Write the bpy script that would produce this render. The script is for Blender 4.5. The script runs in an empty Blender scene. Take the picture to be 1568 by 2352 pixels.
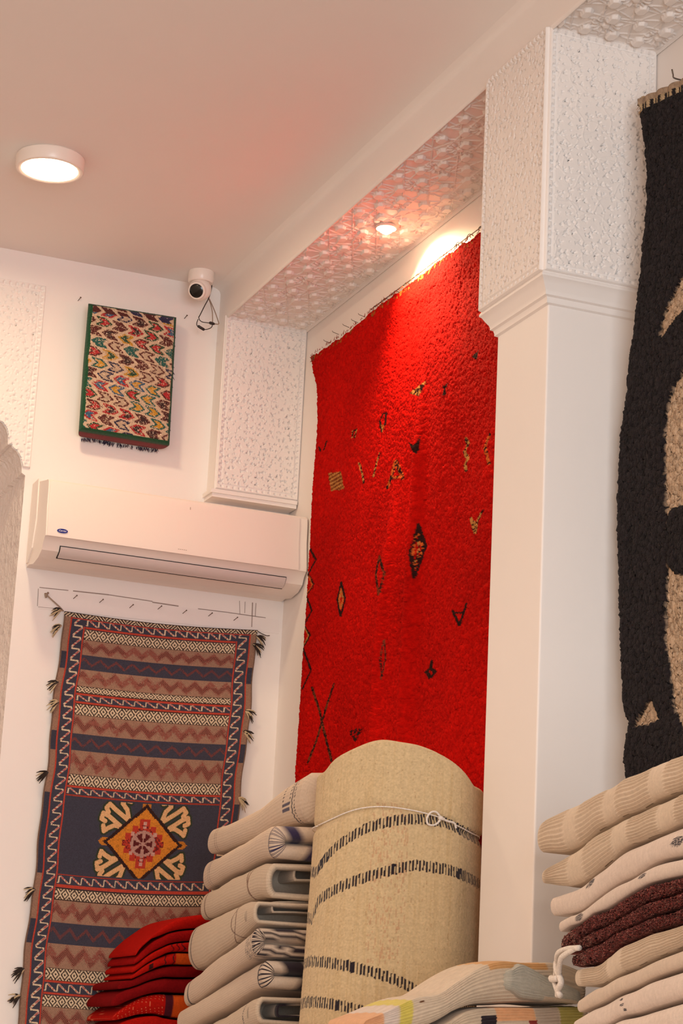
import bpy, math, random
import numpy as np
from mathutils import Matrix, Vector

random.seed(7)
RNG = np.random.default_rng(11)
SC = bpy.context.scene
COL = SC.collection
PI = math.pi

# ------------------------------------------------------------------ camera geometry (used to measure positions of real things)
FPX = 5000.0
CU, CV = 784.0, 1176.0
YAW, PITCH, ROLL = -0.3778442, -0.25526106, 0.0503508
CAMZ = 1.2


def _rot(a, ax):
    c, s = math.cos(a), math.sin(a)
    if ax == 'y':
        return np.array([[c, 0, s], [0, 1, 0], [-s, 0, c]])
    if ax == 'x':
        return np.array([[1, 0, 0], [0, c, -s], [0, s, c]])
    return np.array([[c, -s, 0], [s, c, 0], [0, 0, 1]])


W2C = _rot(ROLL, 'z') @ _rot(PITCH, 'x') @ _rot(YAW, 'y') @ np.array([[1, 0, 0], [0, 0, -1], [0, 1, 0]], float)
CAMP = np.array([0, 0, CAMZ])


def ray(u, v):
    return W2C.T @ np.array([(u - CU) / FPX, (v - CV) / FPX, 1.0])


def on(u, v, ax, val):
    d = ray(u, v)
    return CAMP + d * ((val - CAMP[ax]) / d[ax])


def onplan(u, v, P, Q):
    """point of the sight line on the vertical plane through plan points P and Q"""
    d = ray(u, v)
    n = np.array([Q[1] - P[1], -(Q[0] - P[0])])
    t = (n @ (np.array(P[:2]) - CAMP[:2])) / (n @ d[:2])
    return CAMP + d * t


def proj(p):
    c = W2C @ (np.array(p, float) - CAMP)
    return FPX * c[0] / c[2] + CU, FPX * c[1] / c[2] + CV


# ------------------------------------------------------------------ small helpers
def lin(c):
    c = np.asarray(c, float)
    if c.max() > 1.0:
        c = c / 255.0
    return np.where(c <= 0.04045, c / 12.92, ((c + 0.055) / 1.055) ** 2.4)


def tag(o, label=None, cat=None, group=None, kind=None):
    if label: o['label'] = label
    if cat: o['category'] = cat
    if group: o['group'] = group
    if kind: o['kind'] = kind
    return o


def empty(name, loc, label=None, cat=None, group=None, kind=None):
    o = bpy.data.objects.new(name, None)
    o.empty_display_size = 0.05
    o.location = loc
    COL.objects.link(o)
    return tag(o, label, cat, group, kind)


def mk(name, verts, faces, mat, parent=None, cols=None, uv=None, smooth=True, mids=None):
    """one mesh object; verts in world space, re-expressed about the parent or about the mesh's own base"""
    verts = np.asarray(verts, np.float32).reshape(-1, 3)
    if parent is not None:
        org = np.array(parent.location) if parent.type == 'EMPTY' else np.array(parent['_org'])
    else:
        org = np.array([(verts[:, 0].min() + verts[:, 0].max()) / 2, (verts[:, 1].min() + verts[:, 1].max()) / 2, verts[:, 2].min()])
    me = bpy.data.meshes.new(name)
    lv = verts - org
    if isinstance(faces, np.ndarray):
        n, k = faces.shape
        me.vertices.add(len(lv)); me.vertices.foreach_set('co', lv.astype(np.float32).ravel())
        me.loops.add(n * k); me.loops.foreach_set('vertex_index', faces.astype(np.int32).ravel())
        me.polygons.add(n); me.polygons.foreach_set('loop_start', np.arange(0, n * k, k, dtype=np.int32))
        me.polygons.foreach_set('loop_total', np.full(n, k, np.int32))
        me.update(calc_edges=True)
    else:
        me.from_pydata(lv.tolist(), [], faces)
    me.validate(verbose=False)
    for m in (mat if isinstance(mat, (list, tuple)) else [mat]):
        me.materials.append(m)
    if mids is not None:
        me.polygons.foreach_set('material_index', np.asarray(mids, np.int32))
    me.polygons.foreach_set('use_smooth', np.full(len(me.polygons), bool(smooth)))
    if cols is not None:
        a = me.color_attributes.new('Col', 'FLOAT_COLOR', 'POINT')
        c4 = np.ones((len(lv), 4), np.float32); c4[:, :3] = cols
        a.data.foreach_set('color', c4.ravel())
    if uv is not None:
        l = me.uv_layers.new(name='UVMap')
        idx = np.empty(len(me.loops), np.int32); me.loops.foreach_get('vertex_index', idx)
        l.data.foreach_set('uv', np.asarray(uv, np.float32)[idx].ravel())
    me.update()
    o = bpy.data.objects.new(name, me)
    COL.objects.link(o)
    o['_org'] = [float(x) for x in org]
    if parent is not None:
        o.parent = parent
    else:
        o.location = org
    return o


def grid_faces(nu, nv, wrap_u=False):
    """quads of a grid indexed i*nv + j (i over nu, j over nv)"""
    iu = np.arange(nu if wrap_u else nu - 1)
    i, j = np.meshgrid(iu, np.arange(nv - 1), indexing='ij')
    i2 = (i + 1) % nu
    return np.stack([i * nv + j, i2 * nv + j, i2 * nv + j + 1, i * nv + j + 1], -1).reshape(-1, 4)


class MB:
    """collects simple shapes into one mesh"""
    def __init__(s): s.v = []; s.f = []
    def add(s, v, f):
        b = len(s.v); s.v += [tuple(map(float, p)) for p in v]; s.f += [tuple(int(i) + b for i in q) for q in f]; return s
    def box(s, x0, x1, y0, y1, z0, z1):
        v = [(x, y, z) for x in (x0, x1) for y in (y0, y1) for z in (z0, z1)]
        return s.add(v, [(0, 1, 3, 2), (4, 6, 7, 5), (0, 4, 5, 1), (2, 3, 7, 6), (0, 2, 6, 4), (1, 5, 7, 3)])
    def tube(s, pts, r, n=8, cap=True):
        pts = [np.array(p, float) for p in pts]
        rr = r if isinstance(r, (list, tuple)) else [r] * len(pts)
        b = len(s.v); up = None
        for k, p in enumerate(pts):
            t = pts[min(k + 1, len(pts) - 1)] - pts[max(k - 1, 0)]
            t = t / (np.linalg.norm(t) + 1e-12)
            if up is None:
                up = np.array([0, 0, 1.0]) if abs(t[2]) < .9 else np.array([1.0, 0, 0])
            a = np.cross(t, up); a /= np.linalg.norm(a) + 1e-12
            c = np.cross(a, t); up = c
            for i in range(n):
                an = 2 * PI * i / n
                s.v.append(tuple(p + rr[k] * (math.cos(an) * a + math.sin(an) * c)))
        for k in range(len(pts) - 1):
            for i in range(n):
                j = (i + 1) % n
                s.f.append((b + k * n + i, b + k * n + j, b + (k + 1) * n + j, b + (k + 1) * n + i))
        if cap:
            s.f.append(tuple(b + i for i in range(n))[::-1])
            s.f.append(tuple(b + (len(pts) - 1) * n + i for i in range(n)))
        return s
    def lathe(s, prof, c, ax, n=48):
        """prof: list of (radius, height along ax) about point c"""
        c = np.array(c, float); ax = np.array(ax, float); ax /= np.linalg.norm(ax)
        a = np.cross(ax, [0, 0, 1.0] if abs(ax[2]) < .9 else [1.0, 0, 0]); a /= np.linalg.norm(a); d = np.cross(ax, a)
        b = len(s.v)
        for r, h in prof:
            for i in range(n):
                an = 2 * PI * i / n
                s.v.append(tuple(c + ax * h + max(r, 1e-5) * (math.cos(an) * a + math.sin(an) * d)))
        for k in range(len(prof) - 1):
            for i in range(n):
                j = (i + 1) % n
                s.f.append((b + k * n + i, b + k * n + j, b + (k + 1) * n + j, b + (k + 1) * n + i))
        s.f.append(tuple(b + i for i in range(n))[::-1]); s.f.append(tuple(b + (len(prof) - 1) * n + i for i in range(n)))
        return s
    def build(s, name, mat, parent=None, smooth=False):
        return mk(name, s.v, s.f, mat, parent, smooth=smooth)


def bevel(o, w, seg=3):
    m = o.modifiers.new('Bevel', 'BEVEL'); m.width = w; m.segments = seg; m.limit_method = 'ANGLE'
    return o


def autosmooth(o, ang=35):
    me = o.data
    me.polygons.foreach_set('use_smooth', np.full(len(me.polygons), True))
    try:
        me.set_sharp_from_angle(angle=math.radians(ang))
    except Exception:
        pass
    return o


def cr(pts, n):
    """Catmull-Rom through points (any dimension), n samples"""
    p = np.asarray(pts, float)
    if len(p) == 2:
        t = np.linspace(0, 1, n)[:, None]; return p[0] * (1 - t) + p[1] * t
    e = np.vstack([2 * p[0] - p[1], p, 2 * p[-1] - p[-2]])
    t = np.linspace(0, len(p) - 1 - 1e-9, n); k = t.astype(int); f = (t - k)[:, None]
    a, b, c, d = e[k], e[k + 1], e[k + 2], e[k + 3]
    return .5 * (2 * b + (c - a) * f + (2 * a - 5 * b + 4 * c - d) * f ** 2 + (3 * b - a - 3 * c + d) * f ** 3)


def seg_dist(X, Z, pts):
    d = np.full(X.shape, 1e9)
    for (ax, az), (bx, bz) in zip(pts[:-1], pts[1:]):
        dx, dz = bx - ax, bz - az
        t = np.clip(((X - ax) * dx + (Z - az) * dz) / (dx * dx + dz * dz + 1e-12), 0, 1)
        d = np.minimum(d, np.hypot(X - ax - t * dx, Z - az - t * dz))
    return d


def in_poly(X, Z, poly):
    r = np.zeros(X.shape, bool); n = len(poly)
    for i in range(n):
        x1, z1 = poly[i]; x2, z2 = poly[(i + 1) % n]
        c = ((z1 > Z) != (z2 > Z)) & (X < (x2 - x1) * (Z - z1) / (z2 - z1 + 1e-12) + x1)
        r ^= c
    return r


def vnoise(X, Y, seed=0):
    """smooth value noise on a unit lattice, 0..1"""
    xi, yi = np.floor(X).astype(np.int64), np.floor(Y).astype(np.int64)
    fx, fy = X - xi, Y - yi
    fx = fx * fx * (3 - 2 * fx); fy = fy * fy * (3 - 2 * fy)
    def h(a, b):
        n = (a * 374761393 + b * 668265263 + seed * 144269) & 0x7fffffff
        n = ((n ^ (n >> 13)) * 1274126177) & 0x7fffffff
        return ((n ^ (n >> 16)) & 0xffff) / 65535.0
    return (h(xi, yi) * (1 - fx) + h(xi + 1, yi) * fx) * (1 - fy) + (h(xi, yi + 1) * (1 - fx) + h(xi + 1, yi + 1) * fx) * fy


# ------------------------------------------------------------------ materials
def _new(name):
    m = bpy.data.materials.new(name); m.use_nodes = True
    nt = m.node_tree; b = nt.nodes['Principled BSDF']
    return m, nt, b


def _noise_bump(nt, b, scale, strength, dist, detail=4, coord='Object'):
    tc = nt.nodes.new('ShaderNodeTexCoord'); n = nt.nodes.new('ShaderNodeTexNoise')
    n.inputs['Scale'].default_value = scale; n.inputs['Detail'].default_value = detail
    bp = nt.nodes.new('ShaderNodeBump'); bp.inputs['Strength'].default_value = strength; bp.inputs['Distance'].default_value = dist
    nt.links.new(tc.outputs[coord], n.inputs['Vector']); nt.links.new(n.outputs['Fac'], bp.inputs['Height'])
    nt.links.new(bp.outputs['Normal'], b.inputs['Normal'])
    return tc, n, bp


def m_plaster(name, c, rough=.7, scale=40, strength=.15, var=.03, dist=.004):
    m, nt, b = _new(name)
    tc, n, bp = _noise_bump(nt, b, scale, strength, dist)
    n2 = nt.nodes.new('ShaderNodeTexNoise'); n2.inputs['Scale'].default_value = 1.7; n2.inputs['Detail'].default_value = 5
    nt.links.new(tc.outputs['Object'], n2.inputs['Vector'])
    r = nt.nodes.new('ShaderNodeValToRGB'); l = lin(c)
    r.color_ramp.elements[0].position = .3; r.color_ramp.elements[1].position = .7
    r.color_ramp.elements[0].color = (*(l * (1 - var)), 1); r.color_ramp.elements[1].color = (*np.minimum(l * (1 + var), 1), 1)
    nt.links.new(n2.outputs['Fac'], r.inputs['Fac']); nt.links.new(r.outputs['Color'], b.inputs['Base Color'])
    b.inputs['Roughness'].default_value = rough
    return m


def m_plain(name, c, rough=.5, metal=0, bump=0, scale=200):
    m, nt, b = _new(name)
    b.inputs['Base Color'].default_value = (*lin(c), 1); b.inputs['Roughness'].default_value = rough; b.inputs['Metallic'].default_value = metal
    n = nt.nodes.new('ShaderNodeTexNoise'); n.inputs['Scale'].default_value = scale
    tc = nt.nodes.new('ShaderNodeTexCoord'); nt.links.new(tc.outputs['Object'], n.inputs['Vector'])
    bp = nt.nodes.new('ShaderNodeBump'); bp.inputs['Strength'].default_value = bump; bp.inputs['Distance'].default_value = .002
    nt.links.new(n.outputs['Fac'], bp.inputs['Height']); nt.links.new(bp.outputs['Normal'], b.inputs['Normal'])
    return m


def m_wool(name, c=None, rough=.95, scale=500, strength=.6, dist=.002, rib=None, sheen=.15, var=.12, spec=.12):
    """woven or piled wool; colour from the mesh's dye pattern (Col) or one dye c; rib = (lines per metre along v, strength)"""
    m, nt, b = _new(name)
    b.inputs['Roughness'].default_value = rough
    b.inputs['Specular IOR Level'].default_value = spec
    b.inputs['Sheen Weight'].default_value = sheen; b.inputs['Sheen Roughness'].default_value = .6
    tc, n, bp = _noise_bump(nt, b, scale, strength, dist, 3)
    mix = nt.nodes.new('ShaderNodeMix'); mix.data_type = 'RGBA'; mix.blend_type = 'MULTIPLY'; mix.inputs['Factor'].default_value = 1
    if c is None:
        a = nt.nodes.new('ShaderNodeAttribute'); a.attribute_name = 'Col'
        nt.links.new(a.outputs['Color'], mix.inputs[6])
    else:
        mix.inputs[6].default_value = (*lin(c), 1)
    n2 = nt.nodes.new('ShaderNodeTexNoise'); n2.inputs['Scale'].default_value = scale * .35; n2.inputs['Detail'].default_value = 4
    nt.links.new(tc.outputs['Object'], n2.inputs['Vector'])
    mr = nt.nodes.new('ShaderNodeMapRange'); mr.inputs['To Min'].default_value = 1 - var * 2; mr.inputs['To Max'].default_value = 1 + var
    mr.inputs['From Min'].default_value = .25; mr.inputs['From Max'].default_value = .75
    nt.links.new(n2.outputs['Fac'], mr.inputs['Value']); nt.links.new(mr.outputs['Result'], mix.inputs[7])
    nt.links.new(mix.outputs[2], b.inputs['Base Color'])
    if rib:
        uv = nt.nodes.new('ShaderNodeUVMap'); w = nt.nodes.new('ShaderNodeTexWave')
        w.bands_direction = 'Y'; w.inputs['Scale'].default_value = rib[0] / 20.0 * PI * 2 / PI * .5 * 2 / 2
        w.inputs['Distortion'].default_value = .6; w.inputs['Detail'].default_value = 1
        nt.links.new(uv.outputs['UV'], w.inputs['Vector'])
        b2 = nt.nodes.new('ShaderNodeBump'); b2.inputs['Strength'].default_value = rib[1]; b2.inputs['Distance'].default_value = .002
        nt.links.new(w.outputs['Fac'], b2.inputs['Height']); nt.links.new(bp.outputs['Normal'], b2.inputs['Normal'])
        nt.links.new(b2.outputs['Normal'], b.inputs['Normal'])
    return m


def m_emit(name, c, s):
    m, nt, b = _new(name)
    b.inputs['Base Color'].default_value = (.9, .9, .9, 1)
    b.inputs['Emission Color'].default_value = (*c, 1); b.inputs['Emission Strength'].default_value = s
    return m


M = {}
M['wall'] = m_plaster('white_wall_paint', (236, 229, 224), .55, 25, .10, .02)
M['ceil'] = m_plaster('ceiling_paint', (236, 230, 226), .75, 30, .10, .015)
M['stucco'] = m_plaster('carved_stucco', (236, 229, 224), .75, 90, .12, .03)
M['rough'] = m_plaster('rough_stucco', (232, 222, 216), .85, 34, 1.0, .07, .02)
M['floor'] = m_plaster('floor_tile', (158, 136, 118), .4, 10, .1, .1)
M['patch'] = m_plaster('filler_patch', (234, 226, 222), .7, 30, .2, .06)
M['plastic'] = m_plain('white_plastic', (240, 228, 218), .28)
M['plasticgrey'] = m_plain('pale_grey_plastic', (214, 202, 196), .4)
M['dark'] = m_plain('dark_gap', (22, 20, 20), .6)
M['lens'] = m_plain('black_lens', (12, 11, 12), .12)
M['blackplastic'] = m_plain('black_plastic', (36, 26, 22), .5)
M['cablegrey'] = m_plain('grey_cable', (150, 130, 112), .6)
M['steel'] = m_plain('steel_wire', (110, 98, 88), .45, .7)
M['pencil'] = m_plain('pencil_mark', (150, 134, 126), .8)
M['blue'] = m_plain('blue_enamel', (34, 44, 130), .35)
M['white'] = m_plain('white_print', (240, 238, 240), .5)
M['grey'] = m_plain('grey_print', (188, 172, 158), .6)
M['string'] = m_wool('white_string', (235, 225, 215), scale=900)
M['kilim'] = m_wool('kilim_weave', None, scale=900, strength=.5, dist=.0015)
M['red'] = m_wool('red_pile', None, scale=260, strength=.55, dist=.003, sheen=.0, var=.14, spec=.04)
M['black'] = m_wool('black_pile', None, scale=220, strength=1.0, dist=.006, sheen=.04, var=.18)
M['cush'] = m_wool('cushion_weave', None, scale=800, strength=.7, dist=.002)
M['cream'] = m_wool('cream_flatweave', None, scale=600, strength=.45, dist=.0015, rib=(230, .22), var=.05)
M['redwool'] = m_wool('red_flatweave', None, scale=500, strength=.5, dist=.0015, sheen=.0, var=.10, spec=.05)
M['jute'] = m_wool('beige_hemp_weave', None, scale=520, strength=.6, dist=.0018, rib=(230, .25), var=.07)
M['chunky'] = m_wool('chunky_wool', None, scale=260, strength=.35, dist=.002, var=.05)
M['shag'] = m_wool('maroon_shag', None, scale=240, strength=1.0, dist=.005, sheen=.12, var=.2)
M['tassel'] = m_wool('tassel_yarn', None, scale=900)

# ------------------------------------------------------------------ room shell
YB = 6.4            # back wall
XR = 2.357          # right wall
ZC = 3.686          # ceiling
XB = 2.077          # left face of the beam
ZB = 3.570          # underside of the beam
XL, YF = -2.6, -3.2
# floor, ceiling, walls
tag(MB().box(XL - .2, XR + .3, YF - .2, YB + .9, -.12, 0).build('floor', M['floor']), 'tiled shop floor under the rug stacks', kind='structure')
tag(MB().box(XL - .2, XR + .3, YF - .2, YB + .9, ZC, ZC + .15).build('ceiling', M['ceil']), 'plain painted ceiling of the rug shop', kind='structure')
tag(MB().box(XR, XR + .25, YF - .2, YB + .6, 0, ZC).build('wall_right', M['wall']), 'white wall behind the red carpet and the column', kind='structure')
tag(MB().box(XL - .2, XL, YF - .2, YB + .9, 0, ZC).build('wall_left', m_plaster('tan_wall_paint', (222, 206, 190))), 'tan wall on the far left of the shop', kind='structure')
fb = MB(); fb.box(XL, -1.6, YF - .2, YF, 0, ZC); fb.box(1.9, XR, YF - .2, YF, 0, ZC); fb.box(-1.6, 1.9, YF - .2, YF, 2.7, ZC)
tag(fb.build('wall_front', M['wall']), 'shop front wall with the open entrance', kind='structure')

# back wall with a cusped arch opening on the left
ARCX = 0.93
jx = on(58, 1092, 1, YB)[0]
half = [on(58, 1092, 1, YB), on(50, 1086, 1, YB)]
for c in [(50, 1070), (46, 1052), (38, 1036), (27, 1028), (27, 1022), (18, 1021), (18, 1000), (14, 984), (6, 972), (-4, 966)]:
    half.append(on(c[0], c[1], 1, YB))
hp = [(p[0], p[2]) for p in half]
ex, ez = hp[-1]
# further lobes up to the apex, outside the frame
def lobe(x0, z0, x1, z1, bul, n=7):
    out = []
    for k in range(1, n + 1):
        t = k / n; b = math.sin(PI * t) * bul
        dx, dz = x1 - x0, z1 - z0; L = math.hypot(dx, dz)
        out.append((x0 + dx * t + dz / L * b, z0 + dz * t - dx / L * b))
    return out
cur = (ex, ez)
for nx, nz in ((1.25, 3.225), (1.14, 3.30), (1.03, 3.36), (ARCX, 3.43)):
    nx, nz = max(nx, ARCX), nz
    hp += lobe(cur[0], cur[1], nx, nz, .03); cur = (nx, nz)
hp[0] = (jx, hp[0][1])
right_side = [(jx, 0.0)] + hp
left_side = [(2 * ARCX - x, z) for x, z in reversed(right_side)]
arch = right_side + left_side[1:]
outline = [(XL, 0.0)] + [(arch[-1][0], 0.0)] + [p for p in reversed(arch[:-1])] + [(XR, 0.0), (XR, ZC), (XL, ZC)]
nO = len(outline); DEP = .42
wv = [(x, YB, z) for x, z in outline] + [(x, YB + DEP, z) for x, z in outline]
# triangulate the front
from mathutils.geometry import tessellate_polygon
tris = tessellate_polygon([[Vector((x, z, 0)) for x, z in outline]])
wf = [tuple(t) for t in tris] + [tuple(i + nO for i in t)[::-1] for t in tris] + [(i, (i + 1) % nO, (i + 1) % nO + nO, i + nO) for i in range(nO)]
mids = [0] * (2 * len(tris)) + [1 if 0 < i < nO - 4 else 0 for i in range(nO)]
import bmesh
wb = mk('wall_back', wv, wf, [M['wall'], M['rough']], smooth=False, mids=mids)
bm = bmesh.new(); bm.from_mesh(wb.data); bmesh.ops.recalc_face_normals(bm, faces=bm.faces); bm.to_mesh(wb.data); bm.free()
tag(wb, 'white back wall with a cusped arch opening at the left', kind='structure')
tag(MB().box(XL, XR + .2, YB + DEP, YB + DEP + .15, 0, ZC).build('wall_niche', M['rough']), 'rough stucco wall closing the arch opening', kind='structure')


# ---- carved stucco relief panels (true relief)
def rosette(A, B, p):
    """eight-fold interlaced straps with raised six-sided bosses, 0..1 height"""
    def fam(t, per, w):
        d = np.abs((t / per) % 1.0 - .5) * per
        return np.clip(1 - (d - w) / .0016, 0, 1)
    h = np.zeros_like(A)
    for ang in (22.5, 67.5, 112.5, 157.5, 0, 90):
        a = math.radians(ang); t = A * math.cos(a) + B * math.sin(a)
        h = np.maximum(h, .42 * fam(t, p * .5 if ang % 45 else p * .5, .0012))
    # petals of the rosette at each node
    ca, cb = (A + p / 2) % p - p / 2, (B + p / 2) % p - p / 2
    r = np.hypot(ca, cb); th = np.arctan2(cb, ca)
    h = np.maximum(h, .75 * np.clip(np.cos(th * 12) * 2.0 - .6, 0, 1) * np.exp(-((r - p * .20) / (p * .075)) ** 4))
    h = np.maximum(h, .9 * np.clip((p * .075 - r) / .002, 0, 1))
    # bosses, staggered
    g = p * .5
    i = np.floor(B / g)
    x, y = (A + (i % 2) * g * .5) % g - g / 2, B % g - g / 2
    hexd = np.maximum(np.abs(x) * 1.0, np.abs(y) * .62 + np.abs(x) * .35)
    h = np.maximum(h, 1.25 * np.clip((.0125 - hexd) / .0012, 0, 1) * (r > p * .16))
    return np.clip(h, 0, 1.3)


def _h01(a, b, k):
    n = (a * 374761393 + b * 668265263 + k * 144269 + 977) & 0x7fffffff
    n = ((n ^ (n >> 13)) * 1274126177) & 0x7fffffff
    return ((n ^ (n >> 16)) & 0xffff) / 65535.0


def floral(A, B, p, seed):
    """fine carved arabesque: a flat ground cut with small three-cornered pits between leaf ribs"""
    h = np.ones_like(A)
    # leaf ribs, low and curving
    q = p * 2.1
    for k in range(3):
        an = math.radians(60 * k + 15)
        u = A * math.cos(an) + B * math.sin(an); w_ = -A * math.sin(an) + B * math.cos(an)
        ph = np.abs(((u + .18 * p * np.sin(w_ * 2 * PI / q)) / q) % 1 - .5) * q
        h += .16 * np.exp(-(ph / .0011) ** 2)
    for layer, (sp_, sz, dep) in enumerate(((p * .64, p * .175, 1.0), (p * .50, p * .10, .7))):
        i0, j0 = np.floor(A / sp_).astype(np.int64), np.floor(B / sp_).astype(np.int64)
        for di in (-1, 0, 1):
            for dj in (-1, 0, 1):
                i, j = i0 + di, j0 + dj
                cx = (i + .5 + .62 * (_h01(i, j, seed + layer * 7) - .5) + .25 * (j % 2)) * sp_
                cz = (j + .5 + .62 * (_h01(i, j, seed + 3 + layer * 7) - .5)) * sp_
                rot = np.floor(_h01(i, j, seed + 5 + layer * 7) * 6) * PI / 3 + .3
                x, z = A - cx, B - cz
                r = np.hypot(x, z); th = np.arctan2(z, x) - rot
                rad = sz * (.72 + .42 * np.cos(th * 3) + .15 * np.cos(th)) * (.55 + .75 * _h01(i, j, seed + 9 + layer * 7))
                h -= dep * np.clip((rad - r) / (sz * .45), 0, 1) * (_h01(i, j, seed + 13 + layer) > (.03 if layer == 0 else .28))
    return np.clip(h, -.2, 1.6)


def relief(name, O, U, V, lu, lv, N, fn, amp, res, mat, parent=None, border=.018, mask=None, pits=True, soft=.002):
    """carved panel spanning O + u*U + v*V with outward normal N"""
    nu, nv = max(8, int(lu / res)), max(8, int(lv / res))
    u = np.linspace(0, lu, nu); v = np.linspace(0, lv, nv)
    A, B = np.meshgrid(u, v, indexing='ij')
    h = fn(A, B)
    if border:
        e = np.minimum(np.minimum(A, lu - A), np.minimum(B, lv - B))
        fr = np.clip((border - e) / .003, 0, 1) 
        along = np.where(np.minimum(A, lu - A) < np.minimum(B, lv - B), B, A)
        tri = np.abs((along / .02) % 1 - .5) * 2
        band = (e > .006) & (e < border - .004)
        pit = np.clip((tri - .45 - np.abs(e - border * .5) / border) / .2, 0, 1) * band
        bh = 1.25 - (1.0 * pit if pits else 0)
        bh = np.where((e > border - .005), .55, bh)
        h = np.where(e < border, bh, h)
    h = h * amp
    h = np.where((A <= 0) | (A >= lu) | (B <= 0) | (B >= lv), 0.0, h)
    P = np.array(O)[None, None] + A[..., None] * np.array(U) + B[..., None] * np.array(V) + h[..., None] * np.array(N)
    F = grid_faces(nu, nv)
    if np.dot(np.cross(U, V), N) < 0: F = F[:, ::-1]
    P = P.reshape(-1, 3)
    if mask is not None:
        keep = mask(P); F = F[keep[F].all(1)]
    return mk(name, P, F, mat, parent, smooth=True)


# pilaster under the beam in the back corner
YP = 6.325
pil = empty('pilaster', ((XB + XR) / 2, YP, 2.965), 'shallow carved pilaster in the corner between the air conditioner and the red carpet', 'pilaster', kind='structure')
MB().box(XB - .003, XR, YP, YB, 2.985, ZB).build('core', M['wall'], pil)
mo = MB()
for k, (z0, z1, d) in enumerate(((2.962, 2.974, .006), (2.974, 2.986, .012))):
    mo.box(XB - .004 - d, XR - .005, YP - d, YB, z0, z1)
mo.build('moulding', M['wall'], pil)
relief('carved_panel', (XB, YP, 2.99), (1, 0, 0), (0, 0, 1), XR - XB - .002, ZB - 2.99, (0, -1, 0), lambda A, B: floral(A, B, .032, 3), .007, .0017, M['stucco'], pil)

# beam along the right wall
beam = empty('beam', (XB, 2.0, ZB), 'ceiling beam along the right wall with a carved underside', 'beam', kind='structure')
bb = MB()
pf = [(XB, ZB), (XB, ZC - .02), (XB - .004, ZC - .010), (XB - .012, ZC - .004), (XB - .024, ZC), (XR, ZC), (XR, ZB)]
n = len(pf)
bb.add([(x, YF, z) for x, z in pf] + [(x, YB, z) for x, z in pf], [tuple(range(n))[::-1], tuple(range(n, 2 * n))] + [(i, (i + 1) % n, (i + 1) % n + n, i + n) for i in range(n)])
ob = bb.build('core', M['wall'], beam); autosmooth(ob, 50)
relief('carved_soffit', (XB, 4.40, ZB), (1, 0, 0), (0, 1, 0), XR - XB, YP - 4.40, (0, 0, -1), lambda A, B: rosette(A + .03, B + .02, .138) - .05, .0085, .0016, M['stucco'], beam, border=.010, pits=False)
relief('carved_soffit', (XB, 2.35, ZB), (1, 0, 0), (0, 1, 0), XR - XB, 4.086 - 2.35, (0, 0, -1), lambda A, B: rosette(A + .03, B - .01, .138) - .05, .0085, .0022, M['stucco'], beam, border=.010, pits=False)

# column
colm = empty('column', ((XB + XR) / 2, 4.24, 0), 'square white column with a carved capital between the red carpet and the black rug', 'column', kind='structure')
C0, C1 = 4.086, 4.402
bevel(MB().box(2.107, XR, 4.117, 4.372, 0, 2.94).build('shaft', M['wall'], colm), .004)
MB().box(XB, XR, C0, C1, 2.965, ZB).build('capital', M['wall'], colm)
relief('carved_panel', (XB, C0, 2.972), (1, 0, 0), (0, 0, 1), XR - XB - .002, ZB - 2.972, (0, -1, 0), lambda A, B: floral(A, B, .034, 5), .0075, .0017, M['stucco'], colm)
relief('carved_panel', (XB, C1, 2.972), (0, -1, 0), (0, 0, 1), C1 - C0, ZB - 2.972, (-1, 0, 0), lambda A, B: floral(A, B, .034, 9), .0075, .0017, M['stucco'], colm)
mo = MB()
prof = [(.030, 2.972), (.034, 2.966), (.034, 2.961), (.029, 2.957), (.024, 2.948), (.016, 2.936), (.014, 2.930), (.014, 2.925), (.008, 2.922), (.006, 2.914), (.006, 2.909), (0.0, 2.906)]
ring = []
for d, z in prof:
    ring.append([(XR, 4.117 - d, z), (2.107 - d, 4.117 - d, z), (2.107 - d, 4.372 + d, z), (XR, 4.372 + d, z)])
vv = [p for r in ring for p in r]
mo.add(vv, [(k * 4 + i, k * 4 + i + 1, k * 4 + 4 + i + 1, k * 4 + 4 + i) for k in range(len(prof) - 1) for i in range(3)] + [(0, 3, 2, 1)])
autosmooth(mo.build('moulding', M['wall'], colm), 28)

# carved spandrel over the arch
sx0, sx1, sz0, sz1 = 2 * ARCX - 1.497, 1.497, 2.985, 3.585
def smask(P):
    return ~in_poly(P[:, 0], P[:, 2], [(x, z) for x, z in arch]) & ~((P[:, 2] < 2.98))
tag(relief('trim_1', (sx0, YB, sz0), (1, 0, 0), (0, 0, 1), sx1 - sx0, sz1 - sz0, (0, -1, 0), lambda A, B: floral(A, B, .030, 21), .007, .0025, M['stucco'], None, border=.022, mask=smask),
    'carved stucco frame above the arch on the left', kind='structure')

# plastered ledges that carry the stacks (below the frame)
def ledge(name, x0, x1, y0, y1, z, label):
    tag(MB().box(x0, x1, y0, y1, 0, z).build(name, M['wall']), label, kind='structure')

# ------------------------------------------------------------------ ceiling lamp
lp = on(120, 350, 2, ZC - .02)
LX, LY = 1.300, 5.640
lamp = empty('ceiling_lamp', (LX, LY, ZC), 'round white ceiling lamp glowing warm', 'lamp')
R0 = .0965
hs = MB().lathe([(R0 - .004, 0), (R0, -.004), (R0, -.036), (R0 - .003, -.040), (R0 - .012, -.0405), (R0 - .0165, -.038), (R0 - .0165, -.030)], (LX, LY, ZC), (0, 0, 1), 72)
autosmooth(hs.build('housing', M['plastic'], lamp), 40)
M['lampglow'] = m_emit('lamp_diffuser', (1.0, .80, .52), 26)
df = MB().lathe([(R0 - .017, -.031), (R0 - .017, -.036), (R0 - .03, -.0372), (.02, -.0380), (.0001, -.0381)], (LX, LY, ZC), (0, 0, 1), 72)
autosmooth(df.build('diffuser', M['lampglow'], lamp), 60)

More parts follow.
